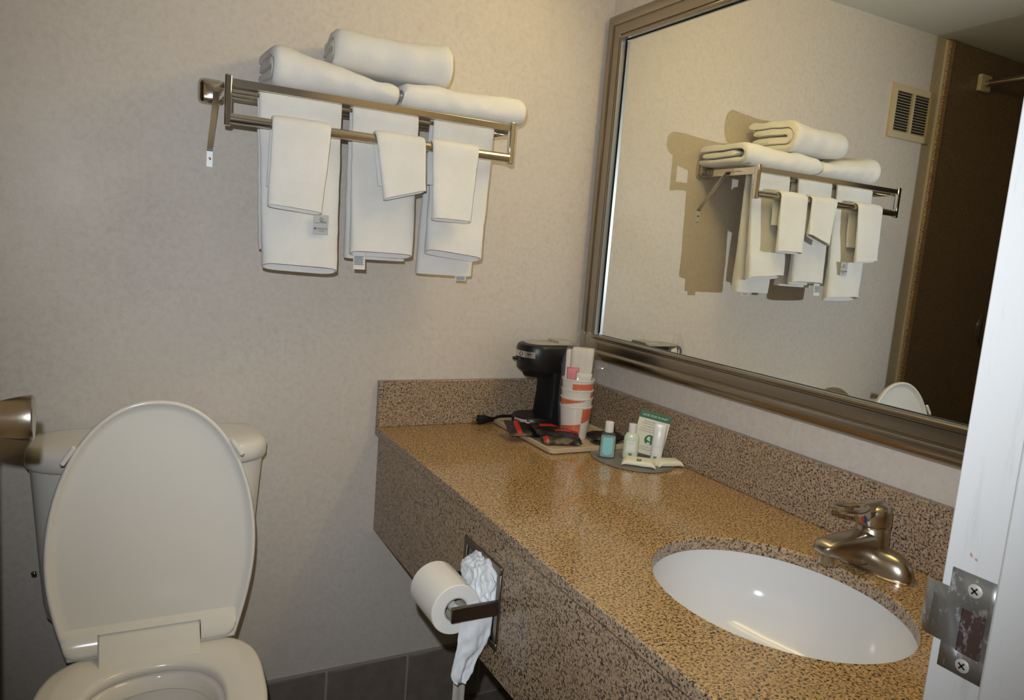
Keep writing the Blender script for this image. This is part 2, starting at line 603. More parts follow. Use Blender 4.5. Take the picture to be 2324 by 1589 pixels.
for zz in (0.9655, 1.0315):
    mt = frame_mtx((X0 - 0.0006, STOPY + 0.0195, zz), (0, 1, 0), (0, 0, 1), (-1, 0, 0))
    s_ = lathe('screw', [(0.0058, 0), (0.0058, 0.0006), (0.0048, 0.0011), (0.0001, 0.0013)], 'screw', sp, mt, 20)
    cr = join(boxdata((-0.0034, -0.0007, 0.0011), (0.0034, 0.0007, 0.0016)), boxdata((-0.0007, -0.0034, 0.0011), (0.0007, 0.0034, 0.0016)))
    rot = mt @ Matrix.Rotation(0.6, 4, 'Z')
    add('screw_slot', [rot @ V(p) for p in cr[0]], cr[1], 'dark', sp)

# open door on the left with its knob
DFX = -1.3185
dr = struct(box('door_1', (DFX - 0.040, -1.405, 0.01), (DFX, -0.665, 2.02), 'door', None, bevel=0.002), 'open bathroom door at left edge')
kz, ky = 1.031, -0.725
mt = frame_mtx((DFX, ky, kz), (0, 1, 0), (0, 0, 1), (1, 0, 0))
lathe('knob_rose', [(0.033, 0), (0.033, 0.003), (0.030, 0.006), (0.014, 0.008)], 'chrome_soft', dr, mt, 36)
kn = lathe('door_knob', [(0.012, 0.005), (0.0155, 0.008), (0.0205, 0.010), (0.0235, 0.021), (0.0262, 0.033), (0.0282, 0.0450), (0.0278, 0.0470), (0.0260, 0.0485), (0.0005, 0.0500)], 'nickel', dr, mt, 48)
kn['label'] = 'brushed metal tulip door knob'

# ------------------------------------------------------------------ vanity counter
CX0, CZ, CB = -0.605, 0.808, 0.117          # front edge, top height, splash height
ct = thing('vanity_counter', 'long speckled brown granite vanity counter with backsplash and front apron', 'counter', (-0.30, -0.7, 0.53))
SCX, SCY, SAX, SAY = -0.316, -1.038, 0.171, 0.199
def slab():
    n = 96
    xs0, xs1, ys0, ys1 = CX0, -0.001, -1.405, -0.001
    angs = sorted(set([2 * PI * k / n for k in range(n)] + [math.atan2(y - SCY, x - SCX) % (2 * PI) for x in (xs0, xs1) for y in (ys0, ys1)]))
    inner, outer = [], []
    for a in angs:
        c, s = math.cos(a), math.sin(a)
        inner.append((SCX + SAX * c, SCY + SAY * s))
        ts = []
        if c > 1e-9: ts.append((xs1 - SCX) / c)
        if c < -1e-9: ts.append((xs0 - SCX) / c)
        if s > 1e-9: ts.append((ys1 - SCY) / s)
        if s < -1e-9: ts.append((ys0 - SCY) / s)
        t = min(ts)
        outer.append((SCX + t * c, SCY + t * s))
    zt_, zb_ = CZ, CZ - 0.022
    rs = [[(x, y, zb_) for x, y in inner], [(x, y, zt_ - 0.002) for x, y in inner],
          [(SCX + (x - SCX) * 1.012, SCY + (y - SCY) * 1.012, zt_) for x, y in inner],
          [(x, y, zt_) for x, y in outer], [(x, y, zb_) for x, y in outer], [(x, y, zb_) for x, y in inner]]
    return rings(rs, False, False)
vv, ff = slab()
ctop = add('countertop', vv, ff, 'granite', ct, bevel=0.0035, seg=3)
ctop.data.materials.append(M['granite_front'])     # less glossy edges, without the lamp gold painted into the top
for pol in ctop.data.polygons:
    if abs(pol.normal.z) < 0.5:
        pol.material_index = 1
box('backsplash', (CX0 + 0.001, -0.020, CZ), (-0.020, -0.0005, CZ + CB), 'granite_front', ct, bevel=0.002)
box('side_splash', (-0.020, -1.405, CZ), (-0.0005, -0.0005, CZ + CB), 'granite_front', ct, bevel=0.002)
# apron with the opening for the paper holder
AY0, AY1, AZ0, AZ1 = -0.703, -0.549, 0.580, 0.734   # holder plate outline
ax0, ax1 = -0.594, -0.574
h0, h1, h2, h3 = AY0 + 0.012, AY1 - 0.012, AZ0 + 0.012, AZ1 - 0.012
zlo, zhi = CZ - 0.275, CZ - 0.0225
vv, ff = join(boxdata((ax0, -1.405, zlo), (ax1, h0, zhi)), boxdata((ax0, h1, zlo), (ax1, -0.001, zhi)), boxdata((ax0, h0, zlo), (ax1, h1, h2)), boxdata((ax0, h0, h3), (ax1, h1, zhi)))
add('front_apron', vv, ff, 'granite_front', ct)
box('under_support', (ax1, -1.40, zlo + 0.02), (ax1 + 0.02, AY0 - 0.02, zhi), 'wood', ct)

# sink
sk = thing('oval_sink', 'white oval undermount sink set in the granite counter', 'sink', (SCX, SCY, CZ - 0.16))
def srow(f, z, g=1.0):
    return [(SCX + SAX * f * math.cos(2 * PI * j / 72), SCY + SAY * f * g * math.sin(2 * PI * j / 72), z) for j in range(72)]
prof = [(1.10, -0.0235), (1.015, -0.0235), (1.010, -0.030), (1.0, -0.045), (0.965, -0.075), (0.88, -0.108), (0.72, -0.133), (0.48, -0.148), (0.2, -0.154), (0.10, -0.155)]
rs = [srow(f, CZ + z) for f, z in prof]
rs += [srow(f + 0.02, CZ + z - 0.008) for f, z in reversed(prof[:-1])]
v_, f_ = rings(rs, False, False)
add('basin', v_, f_, 'china_white', sk)
lathe('drain', [(0.024, 0), (0.024, 0.003), (0.020, 0.004), (0.016, 0.002), (0.0005, 0.004)], 'chrome', sk, Matrix.Translation((SCX, SCY, CZ - 0.157)), 28)
# ------------------------------------------------------------------ faucet
FX, FY = -0.088, -1.022
fa = thing('faucet', 'brushed nickel single-handle faucet with loop lever behind the sink', 'faucet', (FX, FY, CZ))
def stad(a, b, z, n=48, cx=FX, cy=FY, e=0.8):
    return [(cx + a * spow(math.cos(2 * PI * j / n), e), cy + b * spow(math.sin(2 * PI * j / n), e), z) for j in range(n)]
pl = rings([stad(0.034, 0.084, CZ), stad(0.034, 0.084, CZ + 0.003), stad(0.032, 0.082, CZ + 0.0045)])
add('base_plate', pl[0], pl[1], 'chrome_soft', fa)
body = []
for k in range(9):                      # wings of the centre set
    a = k / 8 * PI / 2
    body.append(stad(0.029 * math.cos(a) ** 0.6 + 0.0005, 0.078 * math.cos(a) ** 0.45 + 0.0005, CZ + 0.004 + 0.036 * math.sin(a)))
b1 = rings(body)
col_ = lathedata([(0.030, 0.010), (0.0285, 0.030), (0.0265, 0.050), (0.0255, 0.066), (0.0235, 0.068), (0.0235, 0.070)], Matrix.Translation((FX, FY, CZ)), 40)
def spsec(x, hw, z0, z1, n=24):
    return [(x, FY + hw * spow(math.cos(2 * PI * j / n), 0.55), 0.5 * (z0 + z1) + 0.5 * (z1 - z0) * spow(math.sin(2 * PI * j / n), 0.55)) for j in range(n)]
sp_ = rings([spsec(FX + 0.010, 0.025, CZ + 0.004, CZ + 0.062), spsec(FX - 0.025, 0.0235, CZ + 0.006, CZ + 0.0625), spsec(FX - 0.060, 0.0215, CZ + 0.016, CZ + 0.0600),
             spsec(FX - 0.095, 0.0195, CZ + 0.029, CZ + 0.0575), spsec(FX - 0.114, 0.0180, CZ + 0.034, CZ + 0.0545), spsec(FX - 0.121, 0.0135, CZ + 0.037, CZ + 0.0500), spsec(FX - 0.123, 0.006, CZ + 0.041, CZ + 0.0450)])
vv, ff = join(b1, col_, sp_)
add('body', vv, ff, 'nickel', fa, ang=50)
lathe('aerator', [(0.0118, 0), (0.0125, 0.002), (0.0125, 0.018), (0.012, 0.020)], 'nickel', fa, Matrix.Translation((FX - 0.103, FY, CZ + 0.018)), 28)
tilt = Matrix.Translation((FX, FY, CZ + 0.070)) @ Matrix.Rotation(-0.14, 4, 'Y')
lathe('collar', [(0.0245, 0), (0.0265, 0.001), (0.0265, 0.004), (0.0245, 0.005)], 'chrome_soft', fa, tilt, 40)
hd = lathe('handle', [(0.0265, 0.005), (0.0275, 0.007), (0.0272, 0.024), (0.0262, 0.030), (0.0225, 0.0345), (0.014, 0.037), (0.0005, 0.038)], 'nickel', fa, tilt, 40)
lp = []
for j in range(36):
    a = 2 * PI * j / 36
    lx = -0.058 - 0.038 * math.cos(a)
    ly = 0.0175 * math.sin(a) * (1.0 + 0.25 * math.cos(a))
    lz = 0.036 + 0.017 * max(0.0, (-lx - 0.022) / 0.074) ** 1.4
    lp.append(tilt @ V((lx, ly, lz)))
lv_, lf_ = tubedata(lp, 0.0038, 10, True)
top = rings([[tilt @ V((x, y * s_, z + 0.0)) for x, y, z in [(0.020 - k * 0.012, 0.018 * math.cos(q), 0.028 + 0.011 * math.sin(q)) for q in [2 * PI * m / 20 for m in range(20)]]] for k, s_ in ((0, 0.5), (1, 0.95), (2, 1.1), (3, 1.05), (4, 0.9))])
vv, ff = join((lv_, lf_), top)
add('loop_lever', vv, ff, 'nickel', hd)
dm = tilt @ frame_mtx((-0.0268, -0.004, 0.017), (0, -1, 0), (0, 0, 1), (-1, 0, 0))
lathe('hot_cold_button', [(0.0074, 0), (0.0074, 0.0012), (0.0066, 0.0016)], 'chrome', hd, dm, 20)
def halfdisc(r, a0, a1, z):
    ps = [(0, 0, z)] + [(r * math.cos(a0 + (a1 - a0) * k / 12), r * math.sin(a0 + (a1 - a0) * k / 12), z) for k in range(13)]
    return [dm @ V(p) for p in ps], [(0, k, k + 1) for k in range(1, 13)]
h_ = halfdisc(0.0060, -PI / 2, PI / 2, 0.0020); add('blue_mark', h_[0], h_[1], 'blue', hd)
h_ = halfdisc(0.0060, PI / 2, 3 * PI / 2, 0.0020); add('red_mark', h_[0], h_[1], 'red', hd)
pr = tubedata([(FX + 0.036, FY - 0.002, CZ + 0.002), (FX + 0.036, FY - 0.002, CZ + 0.044)], 0.0026, 10)
kb = lathedata([(0.003, 0), (0.0055, 0.003), (0.0055, 0.007), (0.0005, 0.010)], Matrix.Translation((FX + 0.036, FY - 0.002, CZ + 0.042)), 14)
vv, ff = join(pr, kb)
add('pop_up_rod', vv, ff, 'chrome', fa)

# ------------------------------------------------------------------ framed mirror
mr = thing('framed_mirror', 'large wall mirror in a wide brushed bronze frame above the counter', 'mirror', (0, -0.6, 0.99))
mo = dict(y0=-1.34, y1=-0.010, z0=0.990, z1=1.908)     # frame outline on the wall
prof = [(0, 0.001), (0, 0.012), (0.003, 0.019), (0.008, 0.0245), (0.014, 0.0275), (0.020, 0.028), (0.026, 0.0265), (0.0300, 0.0235), (0.0305, 0.0205), (0.033, 0.0205), (0.0345, 0.0225),
        (0.046, 0.0230), (0.057, 0.0215), (0.0580, 0.0185), (0.0600, 0.0185), (0.0610, 0.0215), (0.0635, 0.0235), (0.0665, 0.0235), (0.0690, 0.0215), (0.0695, 0.0200)]
lipp = [(0.0695, 0.0210), (0.0700, 0.0085)]
def side(k, pr):
    y0, y1, z0, z1 = mo['y0'], mo['y1'], mo['z0'], mo['z1']
    cs = [((y0, z0), (1, 1)), ((y1, z0), (-1, 1)), ((y1, z1), (-1, -1)), ((y0, z1), (1, -1))]
    out = []
    for (cy, cz), (dy, dz) in (cs[k], cs[(k + 1) % 4]):
        out.append([(-h, cy + dy * u_, cz + dz * u_) for u_, h in pr])
    n = len(pr)
    return [p for r in out for p in r], [(i, i + 1, n + i + 1, n + i) for i in range(n - 1)]
for k in range(4):
    v_, f_ = side(k, prof)
    fr = add('frame_rail', v_, f_, 'frame', mr, ang=28)
    v_, f_ = side(k, lipp)
    add('inner_lip', v_, f_, 'frame_lip', fr)
    gk = (0.0012, 0.0060, 0.0030, 0.003)[k]
    v_, f_ = side(k, [(0.0700, 0.0085), (0.0700, 0.0079), (0.0700 + gk, 0.0079)])
    add('black_gasket', v_, f_, 'black_soft', fr)
g = 0.0655
box('mirror_glass', (-0.0075, mo['y0'] + g, mo['z0'] + g), (-0.001, mo['y1'] - g, mo['z1'] - g), 'mirror', mr)

# vanity light above the mirror (out of the picture, source of the warm light)
vl = thing('vanity_light', 'long vanity light with a glowing diffuser mounted above the framed mirror', 'lamp', (0, -0.66, 1.95))
box('backplate', (-0.025, -1.16, 1.955), (-0.0005, -0.29, 2.055), 'nickel', vl, bevel=0.004)
dif = []
for y, k in ((-1.130, 0.80), (-1.122, 1.0), (-0.328, 1.0), (-0.320, 0.80)):
    dif.append([(-0.025 - 0.062 * k * math.sin(PI * q / 12), y, 2.005 - 0.042 * k * math.cos(PI * q / 12)) for q in range(13)])
v_, f_ = rings(dif)
add('diffuser', v_, f_, 'lit', vl, ang=50)
for y in (-1.145, -0.320):
    box('end_cap', (-0.092, y, 1.958), (-0.025, y + 0.015, 2.052), 'nickel', vl, bevel=0.003)

# ------------------------------------------------------------------ towel rack
RL, RR, RY, RZ, RB = -0.9978, -0.3926, -0.2147, 1.5453, 1.4785
rk = thing('towel_rack', 'chrome hotel towel shelf with hanging bar on the wallpapered wall', 'towel rack', (-0.695, 0, 1.40))
ROZ = RZ - 0.0085
ROD = (-0.160, -0.112, -0.064)
for x, s in ((RL, 1), (RR, -1)):
    wp = []
    for f, d in ((1.0, 0.0), (1.0, 0.008), (0.86, 0.015), (0.6, 0.019)):
        wp.append([(x - s * 0.008 + 0.0265 * f * spow(math.cos(2 * PI * j / 28), 0.4), -d, RZ + 0.008 + 0.0265 * f * spow(math.sin(2 * PI * j / 28), 0.4)) for j in range(28)])
    v_, f_ = rings(wp)
    add('wall_mount', v_, f_, 'chrome_soft', rk)
    box('side_arm', (x - 0.004, RY, RZ - 0.014), (x + 0.004, -0.012, RZ + 0.007), 'chrome', rk, bevel=0.0015)
    po = box('corner_post', (x - 0.0065, RY - 0.0075, RB - 0.014), (x + 0.0065, RY + 0.0065, RZ + 0.013), 'chrome', rk, bevel=0.0025)
    # diagonal strut with flat screw tab
    sx = x - s * 0.008
    stp = []
    for (y, z) in ((-0.150, RZ - 0.004), (-0.105, RZ - 0.005), (-0.006, 1.4370), (-0.0022, 1.4340), (-0.0022, 1.4315)):
        stp.append([(sx - 0.006, y, z), (sx + 0.006, y, z), (sx + 0.006, y + 0.0016, z + 0.0016), (sx - 0.006, y + 0.0016, z + 0.0016)])
    v_, f_ = rings(stp)
    st = add('strut', v_, f_, 'chrome_soft', rk)
    box('screw_tab', (sx - 0.006, -0.0022, 1.3985), (sx + 0.006, -0.0004, 1.4330), 'alu', st)
    lathe('screw', [(0.003, 0), (0.0026, 0.001), (0.0005, 0.0014)], 'bronze', st, frame_mtx((sx, -0.0022, 1.4155), (1, 0, 0), (0, 0, 1), (0, -1, 0)), 14)
box('front_rail', (RL + 0.005, RY - 0.005, RZ - 0.0075), (RR - 0.005, RY + 0.003, RZ + 0.0065), 'chrome_soft', rk, bevel=0.001)
tube('hanging_bar', [(RL + 0.004, RY, RB), (RR - 0.004, RY, RB)], 0.0100, 'chrome_soft', rk, 24)
for y in ROD:
    tube('shelf_rod', [(RL + 0.003, y, ROZ), (RR - 0.003, y, ROZ)], 0.0042, 'chrome_soft', rk, 14)

# ------------------------------------------------------------------ towels
def arch(yc, zc, r, zback, zfront, back_y=0.0, front_y=0.0):
    """path in the y-z plane: up the back, over the bar, down the front"""
    pts = []
    for k in range(12):
        t = k / 12
        pts.append((yc + r + back_y * (1 - t), zback + (zc - zback) * t))
    for k in range(9):
        a = PI * k / 8
        pts.append((yc + r * math.cos(a), zc + r * math.sin(a)))
    for k in range(1, 17):
        t = k / 16
        pts.append((yc - r - front_y * t, zc + (zfront - zc) * t))
    return pts

def hang(name, label, cat, group, path, xa, xb, xa2, xb2, ht, flare, seed, ext, skew=0.0, mat='towel', dobby=None, swing=0.0, ht_end=None):
    """flattened cloth tube swept along an inverted-U path; xa..xb top width, xa2..xb2 bottom width"""
    n = len(path)
    NR = 56
    rs = []
    L = [0.0]
    for i in range(1, n):
        L.append(L[-1] + math.hypot(path[i][0] - path[i - 1][0], path[i][1] - path[i - 1][1]))
    itop = max(range(n), key=lambda i: path[i][1])
    zmax = path[itop][1]
    zmin = path[-1][1]
    he = ht_end or 0.017
    for i, (y, z) in enumerate(path):
        p0, p1 = path[max(i - 1, 0)], path[min(i + 1, n - 1)]
        ty, tz = p1[0] - p0[0], p1[1] - p0[1]
        l = math.hypot(ty, tz)
        ty, tz = ty / l, tz / l
        ny, nz = tz, -ty                     # outward (front side faces -y on the way down)
        dn = max(0.0, min(1.0, (zmax - z) / max(zmax - zmin, 1e-6)))
        x0 = xa + (xa2 - xa) * dn
        x1 = xb + (xb2 - xb) * dn
        xc, hw = 0.5 * (x0 + x1), 0.5 * (x1 - x0)
        h = ht + (he - ht) * dn ** 2
        if dobby and i > itop:
            q = zmax - z
            if dobby[0] < q < dobby[1]:
                h *= 0.80
        ring = []
        for j in range(NR):
            a = 2 * PI * j / NR
            c, s = math.cos(a), math.sin(a)
            dx = hw * spow(c, 0.30)
            d = h * spow(s, 0.75)
            wob = 0.0035 * dn * math.sin(dx * 38 + seed * 3.1) + 0.003 * fbm(dx * 18 + seed, z * 11, seed) * (0.3 + dn)
            ex = 0.0015 * fbm(z * 26, seed, s)
            e = 0.0
            if i == n - 1:
                e = ext * (0.5 - 0.5 * s) if ny * -1 > 0 or True else 0
            if i == 0:
                e = 0.0
            sk = skew * dx / max(hw, 1e-6) * dn if i > itop else 0.0
            ring.append((xc + dx + ex + swing * dn ** 1.5, y + ny * d + wob * (1 if i > itop else -1) - 0.0, z + nz * d + ty * 0 - e + sk))
        rs.append(ring)
    def lipring(ring, dz, sh):
        cx = sum(p[0] for p in ring) / NR
        cy = sum(p[1] for p in ring) / NR
        return [(cx + (p[0] - cx) * (1 - 0.06 * sh), cy + (p[1] - cy) * (1 - 0.42 * sh), p[2] + dz) for p in ring]
    rs = [lipring(rs[0], 0.03, 1), lipring(rs[0], 0.0, 0.6)] + rs + [lipring(rs[-1], 0.0, 0.6), lipring(rs[-1], 0.03, 1)]
    v_, f_ = rings(rs)
    t = thing(name, label, cat, (0.5 * (xa + xb), path[-1][0], path[-1][1]), group)
    add('cloth', v_, f_, mat, t, ang=60)
    return t

rz = ROZ
t1 = hang('bath_towel', 'white bath towel hanging from shelf at left, grey tag on its front', 'towel', 'bath towels hanging from the shelf',
          arch(ROD[0], rz, 0.0112, 1.235, 1.207, 0.014, 0.011), -0.935, -0.770, -0.921, -0.768, 0.0068, 0, 1.3, 0.014, dobby=(0.235, 0.25), skew=-0.002)
t2 = hang('bath_towel', 'white bath towel hanging in the middle, white care tag below its hem', 'towel', 'bath towels hanging from the shelf',
          arch(ROD[0], rz, 0.0112, 1.228, 1.245, 0.013, 0.010), -0.748, -0.601, -0.742, -0.603, 0.0068, 0, 2.7, 0.010, dobby=(0.215, 0.23))
t3 = hang('bath_towel', 'white bath towel hanging at right, back layer longer than front', 'towel', 'bath towels hanging from the shelf',
          arch(ROD[0], rz, 0.0112, 1.203, 1.255, 0.018, 0.010), -0.565, -0.415, -0.571, -0.432, 0.0068, 0, 4.1, 0.012, skew=-0.006, dobby=(0.215, 0.23))
wk = dict(cat='towel', group='washcloths over the hanging bar')
w1 = hang('washcloth', 'longest white washcloth over the bar, in front of left towel', wk['cat'], wk['group'],
          arch(RY, RB, 0.0146, 1.36, 1.322, 0, 0.002), -0.917, -0.803, -0.923, -0.818, 0.0042, 0, 5.2, 0.006, skew=-0.004, dobby=(0.128, 0.137), ht_end=0.009)
w2 = hang('washcloth', 'shortest white washcloth, hanging crooked in front of middle towel', wk['cat'], wk['group'],
          arch(RY, RB, 0.0146, 1.385, 1.372, 0, 0.003), -0.712, -0.603, -0.690, -0.598, 0.0043, 0, 6.6, 0.005, skew=0.013, dobby=(0.088, 0.093), ht_end=0.011)
w3 = hang('washcloth', 'narrow white washcloth over the bar, in front of right towel', wk['cat'], wk['group'],
          arch(RY, RB, 0.0146, 1.40, 1.329, 0, 0.002), -0.586, -0.477, -0.580, -0.486, 0.0042, 0, 8.1, 0.006, dobby=(0.09, 0.095), ht_end=0.010)

def tag_patch(name, x0, x1, z0, z1, y, mat, parent, curl=0.0):
    rs = []
    for k in range(7):
        q = k / 6
        z = z1 + (z0 - z1) * q
        yy = y - curl * q * q
        rs.append([(x0, yy, z), (x1, yy, z), (x1, yy + 0.0006, z), (x0, yy + 0.0006, z)])
    v_, f_ = rings(rs)
    return add(name, v_, f_, mat, parent)
FRONT = Matrix.Rotation(PI / 2, 4, 'X')     # text facing -y
def txt_at(x, y, z):
    return Matrix.Translation((x, y, z)) @ FRONT
ty_ = -0.2040
tg = tag_patch('tag', -0.8265, -0.7955, 1.2735, 1.3140, ty_, 'tag', t1)
tg['label'] = 'grey woven tag with dark lettering'
text('tag_print', 'CHOICE', 0.0062, txt_at(-0.8085, ty_ - 0.0004, 1.2855), 'ink', tg)
text('tag_print', 'HOTELS', 0.0034, txt_at(-0.8085, ty_ - 0.0004, 1.2805), 'ink', tg)
em = lathedata([(0.0036, 0), (0.0036, 0.0003), (0.0024, 0.0003), (0.0024, 0)], frame_mtx((-0.810, ty_, 1.3045), (1, 0, 0), (0, 0, 1), (0, -1, 0)), 20, False, False)
em2 = boxdata((-0.8240, ty_ - 0.0004, 1.2970), (-0.7985, ty_, 1.2977))
em3 = boxdata((-0.8245, ty_ - 0.0004, 1.2835), (-0.8205, ty_, 1.2875))
vv, ff = join(em, em2, em3, boxdata((-0.8125, ty_ - 0.0004, 1.2990), (-0.7995, ty_, 1.3004)))
add('tag_print', vv, ff, 'ink', tg)
tg2 = tag_patch('tag', -0.7345, -0.7085, 1.2060, 1.2430, -0.186, 'tag_white', t2, 0.004)
ln = [boxdata((-0.7325, -0.1880 - 0.0035 * ((1.2380 - zz) / 0.032) ** 2, zz), (-0.7120 - 0.002 * (k % 2), -0.1862 - 0.0035 * ((1.2380 - zz) / 0.032) ** 2, zz + 0.0011)) for k, zz in enumerate([1.2330 - 0.0028 * i for i in range(7)])]
vv, ff = join(*ln); add('tag_print', vv, ff, 'ink', tg2)
tg3 = tag_patch('tag', -0.4790, -0.4510, 1.1915, 1.2110, -0.150, 'tag_white', t3)
ln = [boxdata((-0.4760, -0.1505, zz), (-0.4540, -0.1498, zz + 0.0012)) for zz in (1.1990, 1.1962, 1.1935)]
vv, ff = join(*ln); add('tag_print', vv, ff, 'ink', tg3)

def folded(name, label, mtx, length, depth, h0, h1, d0, seed, group, t=0.021, lean=0.0):
    """towel folded with the round fold to the front: nested thick U-ribbons in the y-z plane, extruded along x"""
    H = max(h0, h1)
    us = []
    tz = min(t, H * 0.33)
    r1 = (H - tz) / 2
    us.append((r1, -depth / 2 + H / 2, depth / 2 - 0.004))
    r2 = (H - 2 * tz) / 2 - tz * 0.46
    if r2 > 0.004:
        us.append((r2, -depth / 2 + tz + r2 + tz * 0.45, depth / 2 - 0.020))
    else:
        us.append((0.0, -depth / 2 + H * 0.62, depth / 2 - 0.018))
    verts, faces = [], []
    for (r, yf, yb) in us:
        path = []
        zc = H / 2
        if r > 0:
            for q in range(13):
                path.append((yb + (yf - yb) * (q / 12) ** 1.8, zc - r))
            for q in range(1, 12):
                a = PI * q / 12
                path.append((yf - math.sin(a) * r * 1.0, zc - r * math.cos(a)))
            for q in range(13):
                path.append((yf + (yb - yf) * (1 - (1 - q / 12) ** 1.8), zc + r))
            off = tz * 0.5
        else:
            for q in range(13):
                path.append((yb + (yf - yb) * (q / 12) ** 1.8, zc))
            off = (H - 2 * tz) * 0.48
        n = len(path)
        NX = 28
        k0 = len(verts)
        for s in range(NX + 1):
            u_ = s / NX
            edge = min(u_, 1 - u_) * length
            rad = 0.022
            rnd = 1.0 if edge > rad else 0.60 + 0.40 * math.sqrt(max(0.0, 1 - (1 - edge / rad) ** 2))
            hs = h0 + (h1 - h0) * u_
            lft, rgt = [], []
            for i, (y, z) in enumerate(path):
                a, b = path[max(i - 1, 0)], path[min(i + 1, n - 1)]
                ty, tz_ = b[0] - a[0], b[1] - a[1]
                l = math.hypot(ty, tz_) or 1
                dd = min(math.hypot(y - path[0][0], z - path[0][1]) if i < n / 2 else 9, math.hypot(y - path[-1][0], z - path[-1][1]) if i >= n / 2 else 9) / off
                e = (0.25 + 0.75 * math.sqrt(max(0.0, 1 - (1 - min(1.0, dd)) ** 2))) * rnd
                lft.append((y - tz_ / l * off * e, z + ty / l * off * e))
                rgt.append((y + tz_ / l * off * e, z - ty / l * off * e))
            for (y, z) in lft + rgt[::-1]:
                zz = z / H * hs
                fr = z / H
                pinch = 1.0 - 0.10 * (1 - rnd) * 2
                wob = 0.010 * fbm(u_ * 3.0 + seed, y * 9, z * 10 + seed) + 0.004 * fbm(u_ * 9 + seed, y * 30, z * 30)
                sag = 0.006 * math.sin(PI * u_) * fr
                x = (u_ - 0.5) * length + 0.006 * fbm(seed * 2.3, y * 12, z * 18) * (1 if edge < 0.03 else 0.4)
                yy = y + wob * 0.8 + lean * z + (d0 * (u_ - 0.5) if y < 0 else 0)
                verts.append(mtx @ V((x, yy, max(0.0, zz * pinch + (wob * fr) - sag + 0.004))))
        m_ = 2 * n
        for s in range(NX):
            for j in range(m_):
                a, b = k0 + s * m_ + j, k0 + s * m_ + (j + 1) % m_
                faces.append((a, b, b + m_, a + m_))
        for s in (0, NX):
            o_ = k0 + s * m_
            for i in range(n - 1):
                faces.append((o_ + i, o_ + i + 1, o_ + m_ - 2 - i, o_ + m_ - 1 - i))
    zs = min(v.z for v in verts)
    c = mtx.translation
    tt_ = thing(name, label, 'towel', (c.x, c.y, zs), group)
    add('cloth', verts, faces, 'towel', tt_, ang=75)
    return tt_
ST = RZ + 0.0085
grp = 'folded towels on top of the shelf'
folded('folded_towel', 'folded white towel on the left end of the shelf, tallest at its left', Matrix.Translation((-0.786, -0.113, ST)), 0.256, 0.196, 0.084, 0.044, 0.0, 1.7, grp)
folded('folded_towel', 'flat folded white towel on the right end of the shelf', Matrix.Translation((-0.5015, -0.113, ST)), 0.296, 0.196, 0.054, 0.058, 0.0, 3.9, grp)
folded('folded_towel', 'thick folded white towel lying on top of the other two', Matrix.Translation((-0.660, -0.106, ST + 0.0590)) @ Matrix.Rotation(0.03, 4, 'Y') @ Matrix.Rotation(-0.10, 4, 'Z'), 0.252, 0.180, 0.080, 0.094, 0.0, 6.4, grp, t=0.023)

# ------------------------------------------------------------------ toilet
TX = -1.1135
to = thing('toilet', 'bone-white toilet with raised lid against the wallpapered wall', 'toilet', (TX, -0.35, 0))
def trow(hw, yb, yf, bow, z, n=64):
    """tank section: flat back, bowed front, rounded corners"""
    pts = []
    for j in range(n):
        a = 2 * PI * j / n
        c, s = spow(math.cos(a), 0.42), spow(math.sin(a), 0.42)
        x = hw * c
        y = yb + (yf - yb) * (0.5 - 0.5 * s) if True else 0
        if s < 0:
            y -= bow * (-s) * (1 - c * c)
        pts.append((TX + x, y, z))
    return pts
tank = [trow(0.150, -0.05, -0.140, 0.020, 0.452), trow(0.176, -0.035, -0.152, 0.026, 0.462), trow(0.189, -0.028, -0.158, 0.030, 0.480), trow(0.195, -0.024, -0.162, 0.032, 0.51),
        trow(0.203, -0.022, -0.170, 0.036, 0.62), trow(0.211, -0.020, -0.176, 0.038, 0.74), trow(0.2145, -0.020, -0.178, 0.038, 0.790)]
v_, f_ = rings(tank)
add('tank', v_, f_, 'china', to, ang=50)
lid = [trow(0.214, -0.018, -0.177, 0.038, 0.7925), trow(0.219, -0.012, -0.182, 0.040, 0.793), trow(0.222, -0.010, -0.186, 0.041, 0.800), trow(0.2225, -0.010, -0.187, 0.041, 0.818),
       trow(0.219, -0.013, -0.183, 0.041, 0.829), trow(0.209, -0.020, -0.174, 0.040, 0.836), trow(0.17, -0.04, -0.15, 0.035, 0.839), trow(0.05, -0.09, -0.11, 0.01, 0.840)]
v_, f_ = rings(lid)
add('tank_lid', v_, f_, 'china', to, ang=50)
# seat outlines in plan
def egg(hw, yb, yf, nb, n=72, e_back=0.55):
    ym = yb + (yf - yb) * 0.44
    pts = []
    for j in range(n):
        a = 2 * PI * j / n
        c, s = math.cos(a), math.sin(a)
        if s >= 0:      # back half, squarer
            pts.append((TX + hw * spow(c, nb), ym + (yb - ym) * spow(s, e_back)))
        else:
            pts.append((TX + hw * c, ym + (yf - ym) * spow(-s, 1.0)))
    return [(x + 0.060 * (y + 0.275), y) for x, y in pts]      # the bowl points a touch to the left
so_ = egg(0.187, -0.272, -0.735, 0.55)
si_ = egg(0.116, -0.346, -0.655, 0.85, e_back=0.8)
def at_z(ps, z, k=1.0, cy=-0.50):
    return [(TX + (x - TX) * k, cy + (y - cy) * k, z) for x, y in ps]
SZ = 0.4660
v_, f_ = rings([at_z(so_, SZ - 0.021, 0.985), at_z(so_, SZ - 0.014), at_z(so_, SZ - 0.005), at_z(so_, SZ - 0.001, 0.985), at_z(so_, SZ, 0.955), at_z(si_, SZ - 0.001, 1.07), at_z(si_, SZ - 0.006, 1.01), at_z(si_, SZ - 0.013, 0.995), at_z(si_, SZ - 0.021, 1.02), at_z(so_, SZ - 0.021, 0.985)], False, False)
st_ = add('seat', v_, f_, 'seat', to, ang=60)
